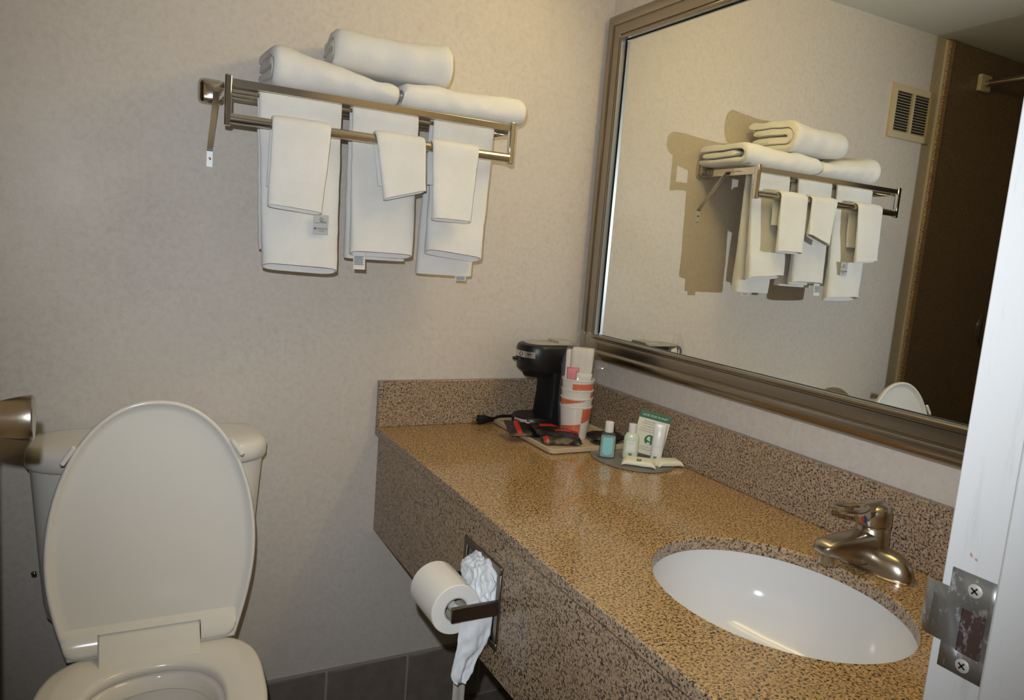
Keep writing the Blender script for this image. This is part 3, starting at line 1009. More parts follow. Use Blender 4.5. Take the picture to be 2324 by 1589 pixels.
# raised hinge block of the seat, between the lid's ears
def rollsec(x, pts):
    return [(x, y, z) for y, z in pts]
HB = [(-0.338, SZ - 0.004), (-0.334, SZ - 0.0005), (-0.322, SZ + 0.0035), (-0.310, SZ + 0.012), (-0.300, SZ + 0.027), (-0.292, SZ + 0.037), (-0.280, SZ + 0.041), (-0.268, SZ + 0.036), (-0.262, SZ + 0.014), (-0.262, SZ - 0.018)]
HX0, HX1 = TX - 0.094, TX + 0.079
v_, f_ = rings([rollsec(HX0, HB), rollsec(HX1, HB)])
add('hinge_block', v_, f_, 'seat', st_, ang=40, bevel=0.0015)
# lid, raised and leaning on the tank
LB, LT = V((0, -0.287, 0.462)), V((0, -0.246, 0.942))
lu = (LT - LB).normalized()
LL = (LT - LB).length
ln_ = V((0, -lu.z, lu.y))           # towards the room
def lid_out(n=96):
    pts = []
    half = []
    m = n // 2
    for k in range(m + 1):
        t = k / m
        # arc parameter from bottom to tip
        if t < 0.40:
            q = t / 0.40
            tt2 = q * 0.40
            hw = 0.146 + 0.0365 * math.sin(PI / 2 * min(1, (tt2 / 0.40)))
            half.append((hw, tt2 * LL))
        else:
            a = (t - 0.40) / 0.60 * PI / 2
            half.append((0.1825 * spow(math.cos(a), 0.92), (0.40 + 0.60 * spow(math.sin(a), 1.02)) * LL))
    half[-1] = (0.0, LL)
    right = half
    left = [(-x, h) for x, h in reversed(half[:-1])]
    return right + left
lo_ = lid_out()
def lring(off, d, ns=None):
    """outline pulled in by off, at depth d towards the room"""
    c = V((0, 0.42 * LL))
    out = []
    n = len(lo_)
    for i, (x, h) in enumerate(lo_):
        kx = max(0.0, 1 - off / 0.1825)
        kh = max(0.0, 1 - off / (0.5 * LL))
        X, Hh = x * kx, 0.5 * LL + (h - 0.5 * LL) * kh
        p = LB + lu * Hh + ln_ * d
        out.append((TX + X, p.y, p.z))
    return out
lr = [lring(0.03, -0.015), lring(0.006, -0.013), lring(0.001, -0.006), lring(0.0, 0.0), lring(0.002, 0.004), lring(0.005, 0.005), lring(0.008, 0.003), lring(0.012, -0.0045), lring(0.022, -0.0065), lring(0.07, -0.007), lring(0.12, -0.0075), lring(0.165, -0.008)]
v_, f_ = rings(lr)
ld = add('lid', v_, f_, 'seat', to, ang=60)
ld['label'] = 'raised lid, inner side facing the room'
# lower lip of the lid with rounded ears either side of the hinge block
EP = [(-0.262, SZ + 0.055), (-0.272, SZ + 0.055), (-0.2800, SZ + 0.0510), (-0.2875, SZ + 0.0450), (-0.2950, SZ + 0.0360), (-0.3005, SZ + 0.0260), (-0.3025, SZ + 0.0160), (-0.3000, SZ + 0.0080), (-0.293, SZ + 0.0035), (-0.275, SZ + 0.003), (-0.262, SZ + 0.006)]
EP = [(p.x, p.y) for p in smooth_path([V((a, b, 0)) for a, b in EP], 4)]
def ear(xa, xb, outer):
    rs = []
    for k in range(15):
        q = k / 14
        x = xa + (xb - xa) * q
        e = math.sqrt(max(0.0, 1 - max(0, (q - 0.62) / 0.38) ** 2)) if outer else 1
        cz = SZ + 0.040
        rs.append([(x, -0.28 + (y + 0.28) * (0.72 + 0.28 * e), cz + (z - cz) * (0.45 + 0.55 * e) if z < cz else z) for y, z in EP])
    return rings(rs)
e1 = ear(HX0 - 0.002, TX - 0.153, True)
e2 = ear(HX1 + 0.002, TX + 0.146, True)
EC = [(y, z) for y, z in EP[:24] if z >= SZ + 0.0420] + [(-0.270, SZ + 0.0415), (-0.262, SZ + 0.0415)]
e3 = rings([[(x, y, z) for y, z in EC] for x in (HX0 - 0.002, HX1 + 0.002)])
vv, ff = join(e1, e2, e3)
add('hinge_ear', vv, ff, 'seat', ld, ang=70)
for s in (-1, 1):
    hh, xx = 0.80 * LL, 0.1445
    p0 = LB + lu * (hh - 0.017) + ln_ * 0.0045
    p1 = LB + lu * (hh + 0.017) + ln_ * 0.0045
    tube('bumper', [(TX + s * (xx + 0.009), p0.y, p0.z), (TX + s * (xx + 0.0085), p0.y - 0.002, p0.z + 0.003), (TX + s * (xx - 0.0095), p1.y - 0.002, p1.z - 0.003), (TX + s * (xx - 0.010), p1.y, p1.z)], [0.002, 0.0048, 0.0048, 0.002], 'seat', ld, 10)
# bowl
RZ_ = SZ - 0.024
bo = egg(0.180, -0.215, -0.728, 0.75)
bi = egg(0.108, -0.345, -0.648, 0.9, e_back=0.85)
def bz(ps, z, k, cy=-0.50, dy=0.0):
    return [(TX + (x - TX) * k, cy + dy + (y - cy) * k, z) for x, y in ps]
rs = [bz(bo, 0.0, 0.60, dy=0.08), bz(bo, 0.05, 0.58, dy=0.08), bz(bo, 0.16, 0.62, dy=0.07), bz(bo, 0.27, 0.76, dy=0.045), bz(bo, 0.36, 0.92, dy=0.015), bz(bo, RZ_ - 0.03, 0.985), bz(bo, RZ_ - 0.006, 0.995), bz(bo, RZ_, 0.97),
      bz(bi, RZ_, 1.05), bz(bi, RZ_ - 0.006, 1.0), bz(bi, RZ_ - 0.030, 0.985), bz(bi, RZ_ - 0.034, 1.05), bz(bi, RZ_ - 0.07, 1.02), bz(bi, 0.30, 0.80), bz(bi, 0.24, 0.52), bz(bi, 0.20, 0.30)]
v_, f_ = rings(rs)
add('bowl', v_, f_, 'china', to, ang=60)
v_, f_ = rings([bz(bi, 0.262, 0.60), bz(bi, 0.263, 0.598)])
add('bowl_water', v_, f_, 'water', to)
vv, ff = join(boxdata((TX - 0.13, -0.20, 0.36), (TX + 0.13, -0.06, 0.455)))
add('tank_pedestal', vv, ff, 'china', to, bevel=0.02, seg=4)
lathe('supply_nut', [(0.0035, 0), (0.0042, 0.002), (0.0042, 0.006), (0.002, 0.009)], 'chrome', to, frame_mtx((TX - 0.206, -0.10, 0.563), (0, 1, 0), (0, 0, 1), (-1, 0, 0)), 8)

# ------------------------------------------------------------------ recessed toilet paper holder
ph = thing('paper_holder', 'dark bronze recessed toilet paper holder in the granite apron', 'paper holder', (-0.60, 0.5 * (AY0 + AY1), AZ0))
fx0 = ax0 - 0.0045
w_ = 0.0135
vv, ff = join(boxdata((fx0, AY0, AZ0), (ax0 + 0.002, AY1, AZ0 + w_)), boxdata((fx0, AY0, AZ1 - w_), (ax0 + 0.002, AY1, AZ1)),
              boxdata((fx0, AY0, AZ0 + w_), (ax0 + 0.002, AY0 + w_, AZ1 - w_)), boxdata((fx0, AY1 - w_, AZ0 + w_), (ax0 + 0.002, AY1, AZ1 - w_)))
add('face_plate', vv, ff, 'bronze_plate', ph, bevel=0.001, seg=1)
# recessed steel box, open to the room
a0, a1, c0, c1, xb_ = AY0 + w_ - 0.001, AY1 - w_ + 0.001, AZ0 + w_ - 0.001, AZ1 - w_ + 0.001, -0.520
rc = [[(ax0 - 0.002, a0, c0), (ax0 - 0.002, a1, c0), (ax0 - 0.002, a1, c1), (ax0 - 0.002, a0, c1)], [(xb_, a0 + 0.01, c0 + 0.01), (xb_, a1 - 0.01, c0 + 0.01), (xb_, a1 - 0.01, c1 - 0.01), (xb_, a0 + 0.01, c1 - 0.01)]]
v_, f_ = rings(rc, False, True)
add('recess_box', v_, f_, 'frame_lip', ph, smooth=False)
RCX, RCZ = -0.668, 0.660
for y in (AY0 + 0.006, AY1 - 0.022):
    v_, f_ = boxdata((-0.684, y - 0.004, RCZ - 0.013), (-0.590, y + 0.004, RCZ + 0.013))
    add('arm', v_, f_, 'bronze', ph, bevel=0.0015)
tube('roller', [(RCX, AY0 + 0.010, RCZ), (RCX, AY1 - 0.024, RCZ)], 0.0085, 'cap', ph, 20)

# roll of paper, and the loose crumpled strip behind it
rl = thing('toilet_paper_roll', 'half-used white toilet paper roll on the bronze holder', 'toilet paper', (RCX, -0.63, RCZ - 0.045))
mt = frame_mtx((RCX, AY0 + 0.0215, RCZ), (1, 0, 0), (0, 0, -1), (0, 1, 0))
LR = AY1 - 0.030 - (AY0 + 0.0215)
lathe('paper', [(0.0215, 0.001), (0.0225, 0.0), (0.0435, 0.0), (0.0448, 0.0015), (0.0448, LR - 0.0015), (0.0435, LR), (0.0225, LR), (0.0215, LR - 0.001)], 'paper_white', rl, mt, 64, False, False)
lathe('core', [(0.0216, 0.0), (0.0216, LR), (0.0203, LR), (0.0203, 0.0), (0.0216, 0.0)], 'core', rl, mt, 40, False, False)
def sheet(name, fn, nu, nv, mat, parent):
    vs_ = [fn(i / nu, j / nv) for i in range(nu + 1) for j in range(nv + 1)]
    fs = [(i * (nv + 1) + j, i * (nv + 1) + j + 1, (i + 1) * (nv + 1) + j + 1, (i + 1) * (nv + 1) + j) for i in range(nu) for j in range(nv)]
    o = add(name, vs_, fs, mat, parent, ang=80)
    s = o.modifiers.new('solid', 'SOLIDIFY'); s.thickness = 0.0006
    return o
def wad(u_, v_):
    """crumpled wad bulging out of the recess; the pole points into the room"""
    a = u_ * 2 * PI
    th = v_ * PI * 0.62
    d = V((-math.cos(th), math.sin(th) * math.cos(a), math.sin(th) * math.sin(a)))
    n1 = noise.noise(d * 1.7 + V((3, 0, 0)))
    n2 = abs(noise.noise(d * 3.6 + V((9, 2, 0))))
    n3 = abs(noise.noise(d * 8.5 + V((0, 4, 1))))
    k = 1 + 0.18 * n1 + 0.26 * (0.22 - n2) + 0.08 * (0.22 - n3)
    return (min(-0.572, -0.592 + 0.036 * d.x * k), -0.630 + 0.057 * d.y * k, 0.676 + 0.057 * d.z * k)
cw = thing('crumpled_tissue', 'crumpled loose toilet paper stuffed in the holder with hanging tail', 'toilet paper', (-0.62, -0.66, 0.48))
sheet('wad', wad, 110, 60, 'tissue2', cw)
TL_ = [(-0.650, 0.668), (-0.652, 0.660), (-0.6587, 0.6395), (-0.662, 0.6176), (-0.6648, 0.5898), (-0.668, 0.5661), (-0.6715, 0.5426), (-0.6660, 0.529)]
TR_ = [(-0.598, 0.668), (-0.5980, 0.657), (-0.5990, 0.633), (-0.6020, 0.6053), (-0.6110, 0.5831), (-0.6258, 0.5614), (-0.6341, 0.5383), (-0.6431, 0.5237)]
pl_, pr2 = smooth_path([V((x, 0, z)) for x, z in TL_], 5), smooth_path([V((x, 0, z)) for x, z in TR_], 5)
def tail(u_, v_):
    k = int(round(u_ * (len(pl_) - 1)))
    p = pl_[k].lerp(pr2[k], v_)
    loose = min(1.0, max(0.0, (0.640 - p.z) / 0.03))
    cr = (0.0035 * math.sin(v_ * 7 + u_ * 3) + 0.006 * fbm(v_ * 4, u_ * 8, 2.2) + 0.003 * fbm(v_ * 11, u_ * 18, 5.0)) * loose
    return (p.x, -0.6868 + cr - 0.004 * loose, p.z)
sheet('tail', tail, len(pl_) - 1, 18, 'tissue2', cw)
def tail2(u_, v_):
    s = v_ - 0.5
    z = 0.555 + (0.44 - 0.555) * u_
    return (-0.637 + 0.024 * s, -0.652 + 0.002 * math.sin(s * 6), z)
sheet('back_ply', tail2, 8, 6, 'core', cw)  # white paper ply; the core's grey-brown paints in the shade behind the tail

# ------------------------------------------------------------------ coffee tray
TZ = CZ + 0.012
ty0, ty1, tx0, tx1 = -0.335, -0.024, -0.288, -0.040
def rr(x0, x1, y0, y1, r, z, n=6):
    pts = []
    for cx, cy, a0 in ((x1 - r, y1 - r, 0), (x0 + r, y1 - r, PI / 2), (x0 + r, y0 + r, PI), (x1 - r, y0 + r, 3 * PI / 2)):
        for k in range(n):
            a = a0 + PI / 2 * k / (n - 1)
            pts.append((cx + r * math.cos(a), cy + r * math.sin(a), z))
    return pts
v_, f_ = rings([rr(tx0 + 0.004, tx1 - 0.004, ty0 + 0.004, ty1 - 0.004, 0.012, CZ + 0.0003), rr(tx0, tx1, ty0, ty1, 0.014, CZ + 0.003), rr(tx0, tx1, ty0, ty1, 0.014, TZ), rr(tx0 + 0.002, tx1 - 0.002, ty0 + 0.002, ty1 - 0.002, 0.013, TZ + 0.0012),
                rr(tx0 + 0.006, tx1 - 0.006, ty0 + 0.006, ty1 - 0.006, 0.012, TZ + 0.001), rr(tx0 + 0.009, tx1 - 0.009, ty0 + 0.009, ty1 - 0.009, 0.011, TZ - 0.003)])
tag(add('serving_tray', v_, f_, 'tray', None, ang=45), 'beige plastic tray in the counter corner under the coffee maker', 'tray')
TS = TZ - 0.003          # surface inside the tray

# coffee maker, front turned to the left
CM = frame_mtx((-0.179, -0.110, TS + 0.0005), (-0.999, 0.035, 0), (-0.035, -0.999, 0), (0, 0, 1))
cm = thing('coffee_maker', 'small black single-cup coffee maker standing on the beige tray', 'coffee maker', CM.translation.copy())
def dsec(xb, xf, hw, z, n=20, e=1.0):
    """D-shaped plan: flat back at xb, round front at xf"""
    pts = [(xb, -hw, z), (xb, hw, z)]
    xc = xf - hw * e
    for k in range(n + 1):
        a = PI / 2 - PI * k / n
        pts.append((xc + hw * e * math.cos(a), hw * math.sin(a), z))
    return [CM @ V(p) for p in pts]
v_, f_ = rings([dsec(-0.060, 0.086, 0.052, 0.0), dsec(-0.060, 0.088, 0.053, 0.004), dsec(-0.060, 0.088, 0.053, 0.026), dsec(-0.060, 0.085, 0.050, 0.031)])
add('base', v_, f_, 'black', cm, ang=40)
v_, f_ = rings([dsec(-0.075, 0.020, 0.050, 0.029, e=0.35), dsec(-0.075, 0.014, 0.048, 0.09, e=0.35), dsec(-0.075, 0.016, 0.048, 0.155, e=0.35)])
add('tower', v_, f_, 'black_soft', cm, ang=40)
v_, f_ = rings([dsec(-0.060, 0.078, 0.050, 0.150), dsec(-0.060, 0.086, 0.053, 0.156), dsec(-0.060, 0.090, 0.055, 0.190), dsec(-0.060, 0.090, 0.055, 0.209), dsec(-0.057, 0.086, 0.051, 0.218), dsec(-0.052, 0.078, 0.044, 0.2215)])
add('head', v_, f_, 'black', cm, ang=40)
v_, f_ = rings([dsec(-0.050, 0.074, 0.040, 0.2212), dsec(-0.050, 0.074, 0.040, 0.2235), dsec(-0.048, 0.070, 0.037, 0.2245)])
add('top_cover', v_, f_, 'grey_lid', cm, ang=40)
box('reservoir_flap', (-0.055, -0.030, 0.2240), (-0.010, 0.030, 0.2300), 'grey_lid', cm, bevel=0.001, mtx=CM)
v_, f_ = rings([dsec(0.010, 0.066, 0.038, 0.136), dsec(0.006, 0.074, 0.044, 0.151)])
add('brew_basket', v_, f_, 'black_soft', cm, ang=40)
tabm = CM @ Matrix.Translation((0.088, 0, 0.181))
v_, f_ = rings([[tabm @ V((0.016 * math.cos(2 * PI * k / 24), 0.017 * math.sin(2 * PI * k / 24), z)) for k in range(24)] for z in (-0.003, 0.003)])
add('lid_tab', v_, f_, 'black', cm, bevel=0.001)
def front_band(z0, z1, a0, a1, off, R=0.055, cx=0.035):
    rs = []
    for k in range(13):
        a = a0 + (a1 - a0) * k / 12
        rs.append([CM @ V((cx + (R + o_) * math.cos(a), (R + o_) * math.sin(a), z)) for o_, z in ((off, z0), (off, z1), (-0.001, z1), (-0.001, z0))])
    return rings(rs)
v_, f_ = front_band(0.187, 0.203, -0.60, 1.00, 0.0008)
sb_ = add('logo_band', v_, f_, 'silver', cm, ang=30)
mk = lathedata([(0.0058, 0), (0.0058, 0.0006), (0.0046, 0.0006), (0.0046, 0)], CM @ frame_mtx((0.035 + 0.0558 * math.cos(0.25), 0.0558 * math.sin(0.25), 0.195), (-math.sin(0.25), math.cos(0.25), 0), (0, 0, 1), (math.cos(0.25), math.sin(0.25), 0)), 24, False, False)
mk2 = front_band(0.1955, 0.1975, 0.62, 0.84, 0.0012)
vv, ff = join(mk, mk2)
add('logo', vv, ff, 'black', sb_)
v_, f_ = front_band(0.006, 0.027, 0.10, 0.85, 0.0010, 0.053, 0.035)
bd = add('switch_panel', v_, f_, 'badge', cm, ang=30)
v_, f_ = front_band(0.010, 0.023, 0.18, 0.48, 0.0032, 0.053, 0.035)
add('power_switch', v_, f_, 'red', bd, bevel=0.0008)

# cord and plug
pg = thing('power_cord', 'black power cord and plug lying on the counter by the backsplash', 'cord', (-0.33, -0.035, CZ))
PGM = frame_mtx((-0.3120, -0.037, CZ + 0.0135), (-0.995, 0.02, 0.0), (-0.02, -0.995, 0.0), (0, 0, 1))
def bx(x, a, b_):
    return [PGM @ V((x, a * spow(math.cos(2 * PI * k / 20), 0.6), b_ * spow(math.sin(2 * PI * k / 20), 0.6))) for k in range(20)]
v_, f_ = rings([bx(-0.022, 0.005, 0.005), bx(-0.010, 0.006, 0.007), bx(0.004, 0.009, 0.0105), bx(0.022, 0.0105, 0.012), bx(0.024, 0.0095, 0.011)])
add('plug', v_, f_, 'black_soft', pg, ang=50)
for dz in (-0.006, 0.006):
    box('prong', (0.024, -0.003, dz - 0.0014), (0.041, 0.003, dz + 0.0014), 'brass', pg, mtx=PGM)
tube('cord', smooth_path([PGM @ V((-0.020, 0, 0)), V((-0.272, -0.036, CZ + 0.0195)), V((-0.245, -0.038, CZ + 0.0205)), V((-0.205, -0.046, CZ + 0.019)), V((-0.165, -0.048, CZ + 0.0175)), V((-0.128, -0.052, CZ + 0.020))], 6), 0.0036, 'black_soft', pg, 10)

# stack of paper cups in a plastic bag
CUX, CUY = -0.1605, -0.2310
grp = 'stacked paper cups on the tray'
names = ['bottom paper cup of the bagged stack, orange panels fully visible', 'second paper cup from the bottom of the bagged stack',
         'third paper cup from the bottom of the bagged stack', 'top paper cup of the bagged stack, condiment packets stuck in it']
CR0, CR1, CH = 0.0315, 0.0395, 0.084
def cup_r(z):
    return CR0 + (CR1 - CR0) * (z - 0.0005) / (CH - 0.0035)
def cup_patch(base, a0, a1, za, zb_, zc, zd):
    """printed area on the cup wall: heights za..zb at a0, zc..zd at a1"""
    rs = []
    for k in range(13):
        q = k / 12
        a = a0 + (a1 - a0) * q
        lo_z, hi_z = za + (zc - za) * q, zb_ + (zd - zb_) * q
        rs.append([(CUX + (cup_r(z) + 0.0003) * math.cos(a), CUY + (cup_r(z) + 0.0003) * math.sin(a), base + z) for z in (lo_z, hi_z)])
    vs_ = [p for r in rs for p in r]
    return vs_, [(2 * i, 2 * i + 1, 2 * i + 3, 2 * i + 2) for i in range(12)]
R_ = math.radians
CAMA = math.atan2(CAM.y - CUY, CAM.x - CUX)        # direction towards the viewer
bases = [TS + 0.0004, TS + 0.0004 + 0.0215, TS + 0.0004 + 0.0415, TS + 0.0004 + 0.0670]
for k in range(4):
    c = thing('paper_cup', names[k], 'cup', (CUX, CUY, bases[k]), grp)
    lathe('cup_wall', [(CR0 - 0.001, 0.0), (CR0, 0.0005), (CR1, CH - 0.003), (CR1 + 0.0014, CH - 0.002), (CR1 + 0.0014, CH), (CR1 + 0.0004, CH + 0.0009), (CR1 - 0.0008, CH), (CR1 - 0.0012, CH - 0.004), (CR0 - 0.0008, 0.006), (0.0004, 0.006)], 'cup', c, Matrix.Translation((CUX, CUY, bases[k])), 44)
    if k == 0:
        pa = [cup_patch(bases[0], CAMA - 1.15, CAMA + 0.30, 0.028, 0.028, 0.004, 0.034)] if False else []
        pp1 = cup_patch(bases[0], CAMA - 1.2, CAMA + 0.45, 0.006, 0.031, 0.006, 0.0420)
        pp2 = cup_patch(bases[0], CAMA + 0.45, CAMA + 1.5, 0.0430, 0.080, 0.054, 0.080)
        vv, ff = join(pp1, pp2)
    elif k == 1:
        vv, ff = cup_patch(bases[1], CAMA - 1.4, CAMA + 0.62, 0.062, 0.0795, 0.0785, 0.0795)
    elif k == 2:
        vv, ff = cup_patch(bases[2], CAMA + 1.05, CAMA + 1.8, 0.062, 0.0795, 0.062, 0.0795)
    else:
        vv, ff = cup_patch(bases[3], CAMA - 0.32, CAMA + 1.5, 0.056, 0.0745, 0.060, 0.0765)
    pr_ = add('orange_panel', vv, ff, 'orange', c)
    if k == 0:
        ls = []
        for i, zz in enumerate((0.0255, 0.0210, 0.0165)):
            ls.append(cup_patch(bases[0], CAMA - 0.42, CAMA + 0.30 - 0.03 * i, zz, zz + 0.0012, zz, zz + 0.0012))
        vv, ff = join(*ls)
        vv = [((p[0] - CUX) * 1.006 + CUX, (p[1] - CUY) * 1.006 + CUY, p[2]) for p in vv]
        add('small_print', vv, ff, 'cream_ink', pr_)
    if k == 3:
        rr_ = cup_r(0.060) + 0.0006
        for i, chh in enumerate('Comfort'):
            a = CAMA + 0.10 + 0.125 * i
            mt = frame_mtx((CUX + rr_ * math.cos(a), CUY + rr_ * math.sin(a), bases[3] + 0.0600), (-math.sin(a), math.cos(a), 0), (0, 0, 1), (math.cos(a), math.sin(a), 0))
            text('lettering', chh, 0.0078, mt, 'cup', pr_)
cupA = bases[3] + 0.010
vdir = V((math.cos(CAMA), math.sin(CAMA), 0))
vrt = V((-vdir.y, vdir.x, 0))
def packet(name, label, ctr, wdt, h, th, mat, lean, ang_, seed):
    """upright paper sachet, pinched at the edges"""
    mt = frame_mtx(ctr, vrt, (0, 0, 1), vdir) @ Matrix.Rotation(ang_, 4, 'Y') @ Matrix.Rotation(lean, 4, 'Z')
    nu, nv = 10, 14
    vs_, fs = [], []
    for sgn in (1, -1):
        for i in range(nu + 1):
            for j in range(nv + 1):
                a, b = i / nu * 2 - 1, j / nv
                t = th * 0.5 * max(0.0, (1 - a ** 4)) * max(0.0, 1 - (2 * b - 1) ** 6) * (1 + 0.5 * fbm(a * 2 + seed, b * 4, seed))
                vs_.append(mt @ V((a * wdt / 2, b * h, sgn * t)))
    o1 = (nu + 1) * (nv + 1)
    for s in (0, o1):
        for i in range(nu):
            for j in range(nv):
                a = s + i * (nv + 1) + j
                fs.append((a, a + 1, a + nv + 2, a + nv + 1))
    o = add(name, vs_, fs, mat, None, ang=60)
    bm = bmesh.new(); bm.from_mesh(o.data); bmesh.ops.remove_doubles(bm, verts=bm.verts, dist=1e-6); bmesh.ops.recalc_face_normals(bm, faces=bm.faces); bm.to_mesh(o.data); bm.free()
    return tag(o, label, 'packet', 'condiment packets in the top cup')
C0 = V((CUX, CUY, bases[3] + 0.030))
packet('napkin_packet', 'tall folded white napkin packet sticking out of the top cup', C0 - vdir * 0.006 + vrt * 0.002, 0.058, 0.132, 0.010, 'kit2', -0.02, 0.0, 1.0)
packet('stirrer_sleeve', 'narrow white paper sleeve at the left of the cup packets', C0 - vrt * 0.0285 - V((0, 0, 0.005)) - vdir * 0.002, 0.012, 0.131, 0.004, 'kit', 0.01, 0.0, 2.0)
packet('sweetener_packet', 'pink and white sweetener packet in the top cup', C0 + vdir * 0.010 - vrt * 0.012 + V((0, 0, 0.010)), 0.030, 0.072, 0.005, 'pink', 0.05, 0.0, 3.0)
packet('creamer_packet', 'whitish creamer packet at the front right of the top cup', C0 + vdir * 0.0155 + vrt * 0.010 + V((0, 0, 0.014)), 0.040, 0.058, 0.007, 'kit', -0.06, 0.0, 4.0)
# the clear bag round cups and packets
bag = []
top_z = 1.086
lv_ = [(TS + 0.002, 0.034, 0.034), (TS + 0.02, 0.0375, 0.0375), (TS + 0.05, 0.042, 0.041), (TS + 0.085, 0.045, 0.044), (TS + 0.12, 0.046, 0.044), (TS + 0.155, 0.045, 0.044), (TS + 0.185, 0.042, 0.034), (TS + 0.215, 0.037, 0.024), (TS + 0.240, 0.033, 0.014), (top_z - 0.005, 0.020, 0.006), (top_z, 0.012, 0.002)]
for i, (z, a, b_) in enumerate(lv_):
    ring = []
    for j in range(64):
        an = 2 * PI * j / 64
        k = 1 + 0.10 * fbm(math.cos(an) * 2.5 + 5, math.sin(an) * 2.5, z * 26) + 0.06 * fbm(math.cos(an) * 6, math.sin(an) * 6, z * 50)
        k = max(k, 0.97) if i < 6 else k
        p = V((CUX, CUY, z)) + vrt * (a * k * math.cos(an)) + vdir * (b_ * k * math.sin(an))
        if i >= 6:
            p += vrt * 0.004 * (i - 6) * 0.5
            p.z += 0.012 * fbm(math.cos(an) * 2, math.sin(an) * 2, 7.7) * (1 if i > 8 else 0.3)
        ring.append(p)
    bag.append(ring)
v_, f_ = rings(bag, False, False)
flap = []
for i in range(9):
    for j in range(5):
        q, s = i / 8, j / 4
        p = V((CUX, CUY, 0)) + vrt * (0.040 + 0.030 * q) - vdir * (0.004 * s)
        p.z = 1.012 - 0.006 * q + (s - 0.5) * 0.036 * (1 - 0.8 * q) + 0.004 * fbm(q * 5, s * 5, 1)
        flap.append(p)
ffl = [(i * 5 + j, i * 5 + j + 1, (i + 1) * 5 + j + 1, (i + 1) * 5 + j) for i in range(8) for j in range(4)]
vv, ff = join((v_, f_), (flap, ffl))
tag(add('plastic_bag', vv, ff, 'film', None, ang=70), 'crinkled clear plastic bag round the stacked paper cups', 'bag')

# coffee packets on the tray
def pillow(name, label, ctr, ang_, L, Wd, H, mat, stripes, seed, tiltx=0.0, tilty=0.0, group=None, lift=0.0):
    mt = Matrix.Translation(ctr) @ Matrix.Rotation(ang_, 4, 'Z') @ Matrix.Rotation(tilty, 4, 'Y') @ Matrix.Rotation(tiltx, 4, 'X')
    def P(a, b, sgn, off=0.0):
        t = H * max(0.0, (1 - a ** 4)) * max(0.0, 1 - b ** 4)
        cr = 0.18 * H * fbm(a * 3 + seed, b * 3, seed) + 0.10 * H * fbm(a * 8 + seed, b * 8, 3)
        z = H * 0.5 + (t * 0.5 + off) * sgn + cr * (1 if sgn > 0 else 0.2)
        z += 0.16 * H * fbm(a * 2, b * 2, seed + 9) * (abs(a) ** 3 + abs(b) ** 3)
        return mt @ V((a * L / 2, b * Wd / 2, max(z, 0.0003)))
    n = 16
    vs_, fs = [], []
    for sgn in (1, -1):
        for i in range(n + 1):
            for j in range(n + 1):
                vs_.append(P(i / n * 2 - 1, j / n * 2 - 1, sgn, 0.0002))
    o1 = (n + 1) ** 2
    for s in (0, o1):
        for i in range(n):
            for j in range(n):
                a = s + i * (n + 1) + j
                fs.append((a, a + 1, a + n + 2, a + n + 1))
    for i in range(n):       # close the rim
        for a, b in ((i, i + 1), (n * (n + 1) + i, n * (n + 1) + i + 1)):
            fs.append((a, b, b + o1, a + o1))
        for a, b in ((i * (n + 1), (i + 1) * (n + 1)), (i * (n + 1) + n, (i + 1) * (n + 1) + n)):
            fs.append((a, b, b + o1, a + o1))
    t = thing(name, label, 'packet', ctr, group)
    add('wrapper', vs_, fs, mat, t, ang=50)
    for (x0, x1, y0, y1, sm) in stripes:
        vs_ = [P(x0 + (x1 - x0) * i / 6, y0 + (y1 - y0) * j / 8, 1, 0.0008) for i in range(7) for j in range(9)]
        fs = [(i * 9 + j, i * 9 + j + 1, (i + 1) * 9 + j + 1, (i + 1) * 9 + j) for i in range(6) for j in range(8)]
        add('printed_stripe', vs_, fs, sm, t, ang=80)
    return t
gp = 'coffee packets lying on the tray edge'
pillow('coffee_packet', 'black coffee packet with red stripes overhanging the left edge of the tray', (-0.2750, -0.190, TZ + 0.0060), -0.20, 0.105, 0.070, 0.014, 'foil',
       [(-0.62, -0.36, -0.9, 0.9, 'foil_red'), (0.25, 0.42, -0.1, 0.92, 'foil_red'), (0.02, 0.22, 0.45, 0.75, 'cap')], 1.1, 0.30, 0.06, gp)
pillow('coffee_packet', 'black packet with a broad red end at the front corner of tray', (-0.2250, -0.268, TZ + 0.0040), -0.30, 0.100, 0.070, 0.016, 'foil',
       [(-0.2, 0.95, 0.30, 0.85, 'foil_red'), (-0.90, -0.66, -0.9, -0.2, 'foil_red')], 4.4, 0.30, 0.0, gp)
pillow('coffee_packet', 'red-topped black packet lying between the other coffee packets', (-0.2350, -0.224, TZ + 0.0150), -0.10, 0.075, 0.055, 0.010, 'foil',
       [(-0.5, 0.95, 0.15, 0.80, 'foil_red')], 7.4, 0.25, 0.05, gp)
pillow('tea_packet', 'plain black packet at the right side of the tray', (-0.0885, -0.268, TS + 0.0005), -0.15, 0.094, 0.070, 0.017, 'foil', [], 2.2)
pillow('tea_packet', 'flat black packet under the plain black one, toward the bottles', (-0.1090, -0.3000, TS + 0.0004), 0.35, 0.072, 0.045, 0.007, 'foil', [], 5.2)

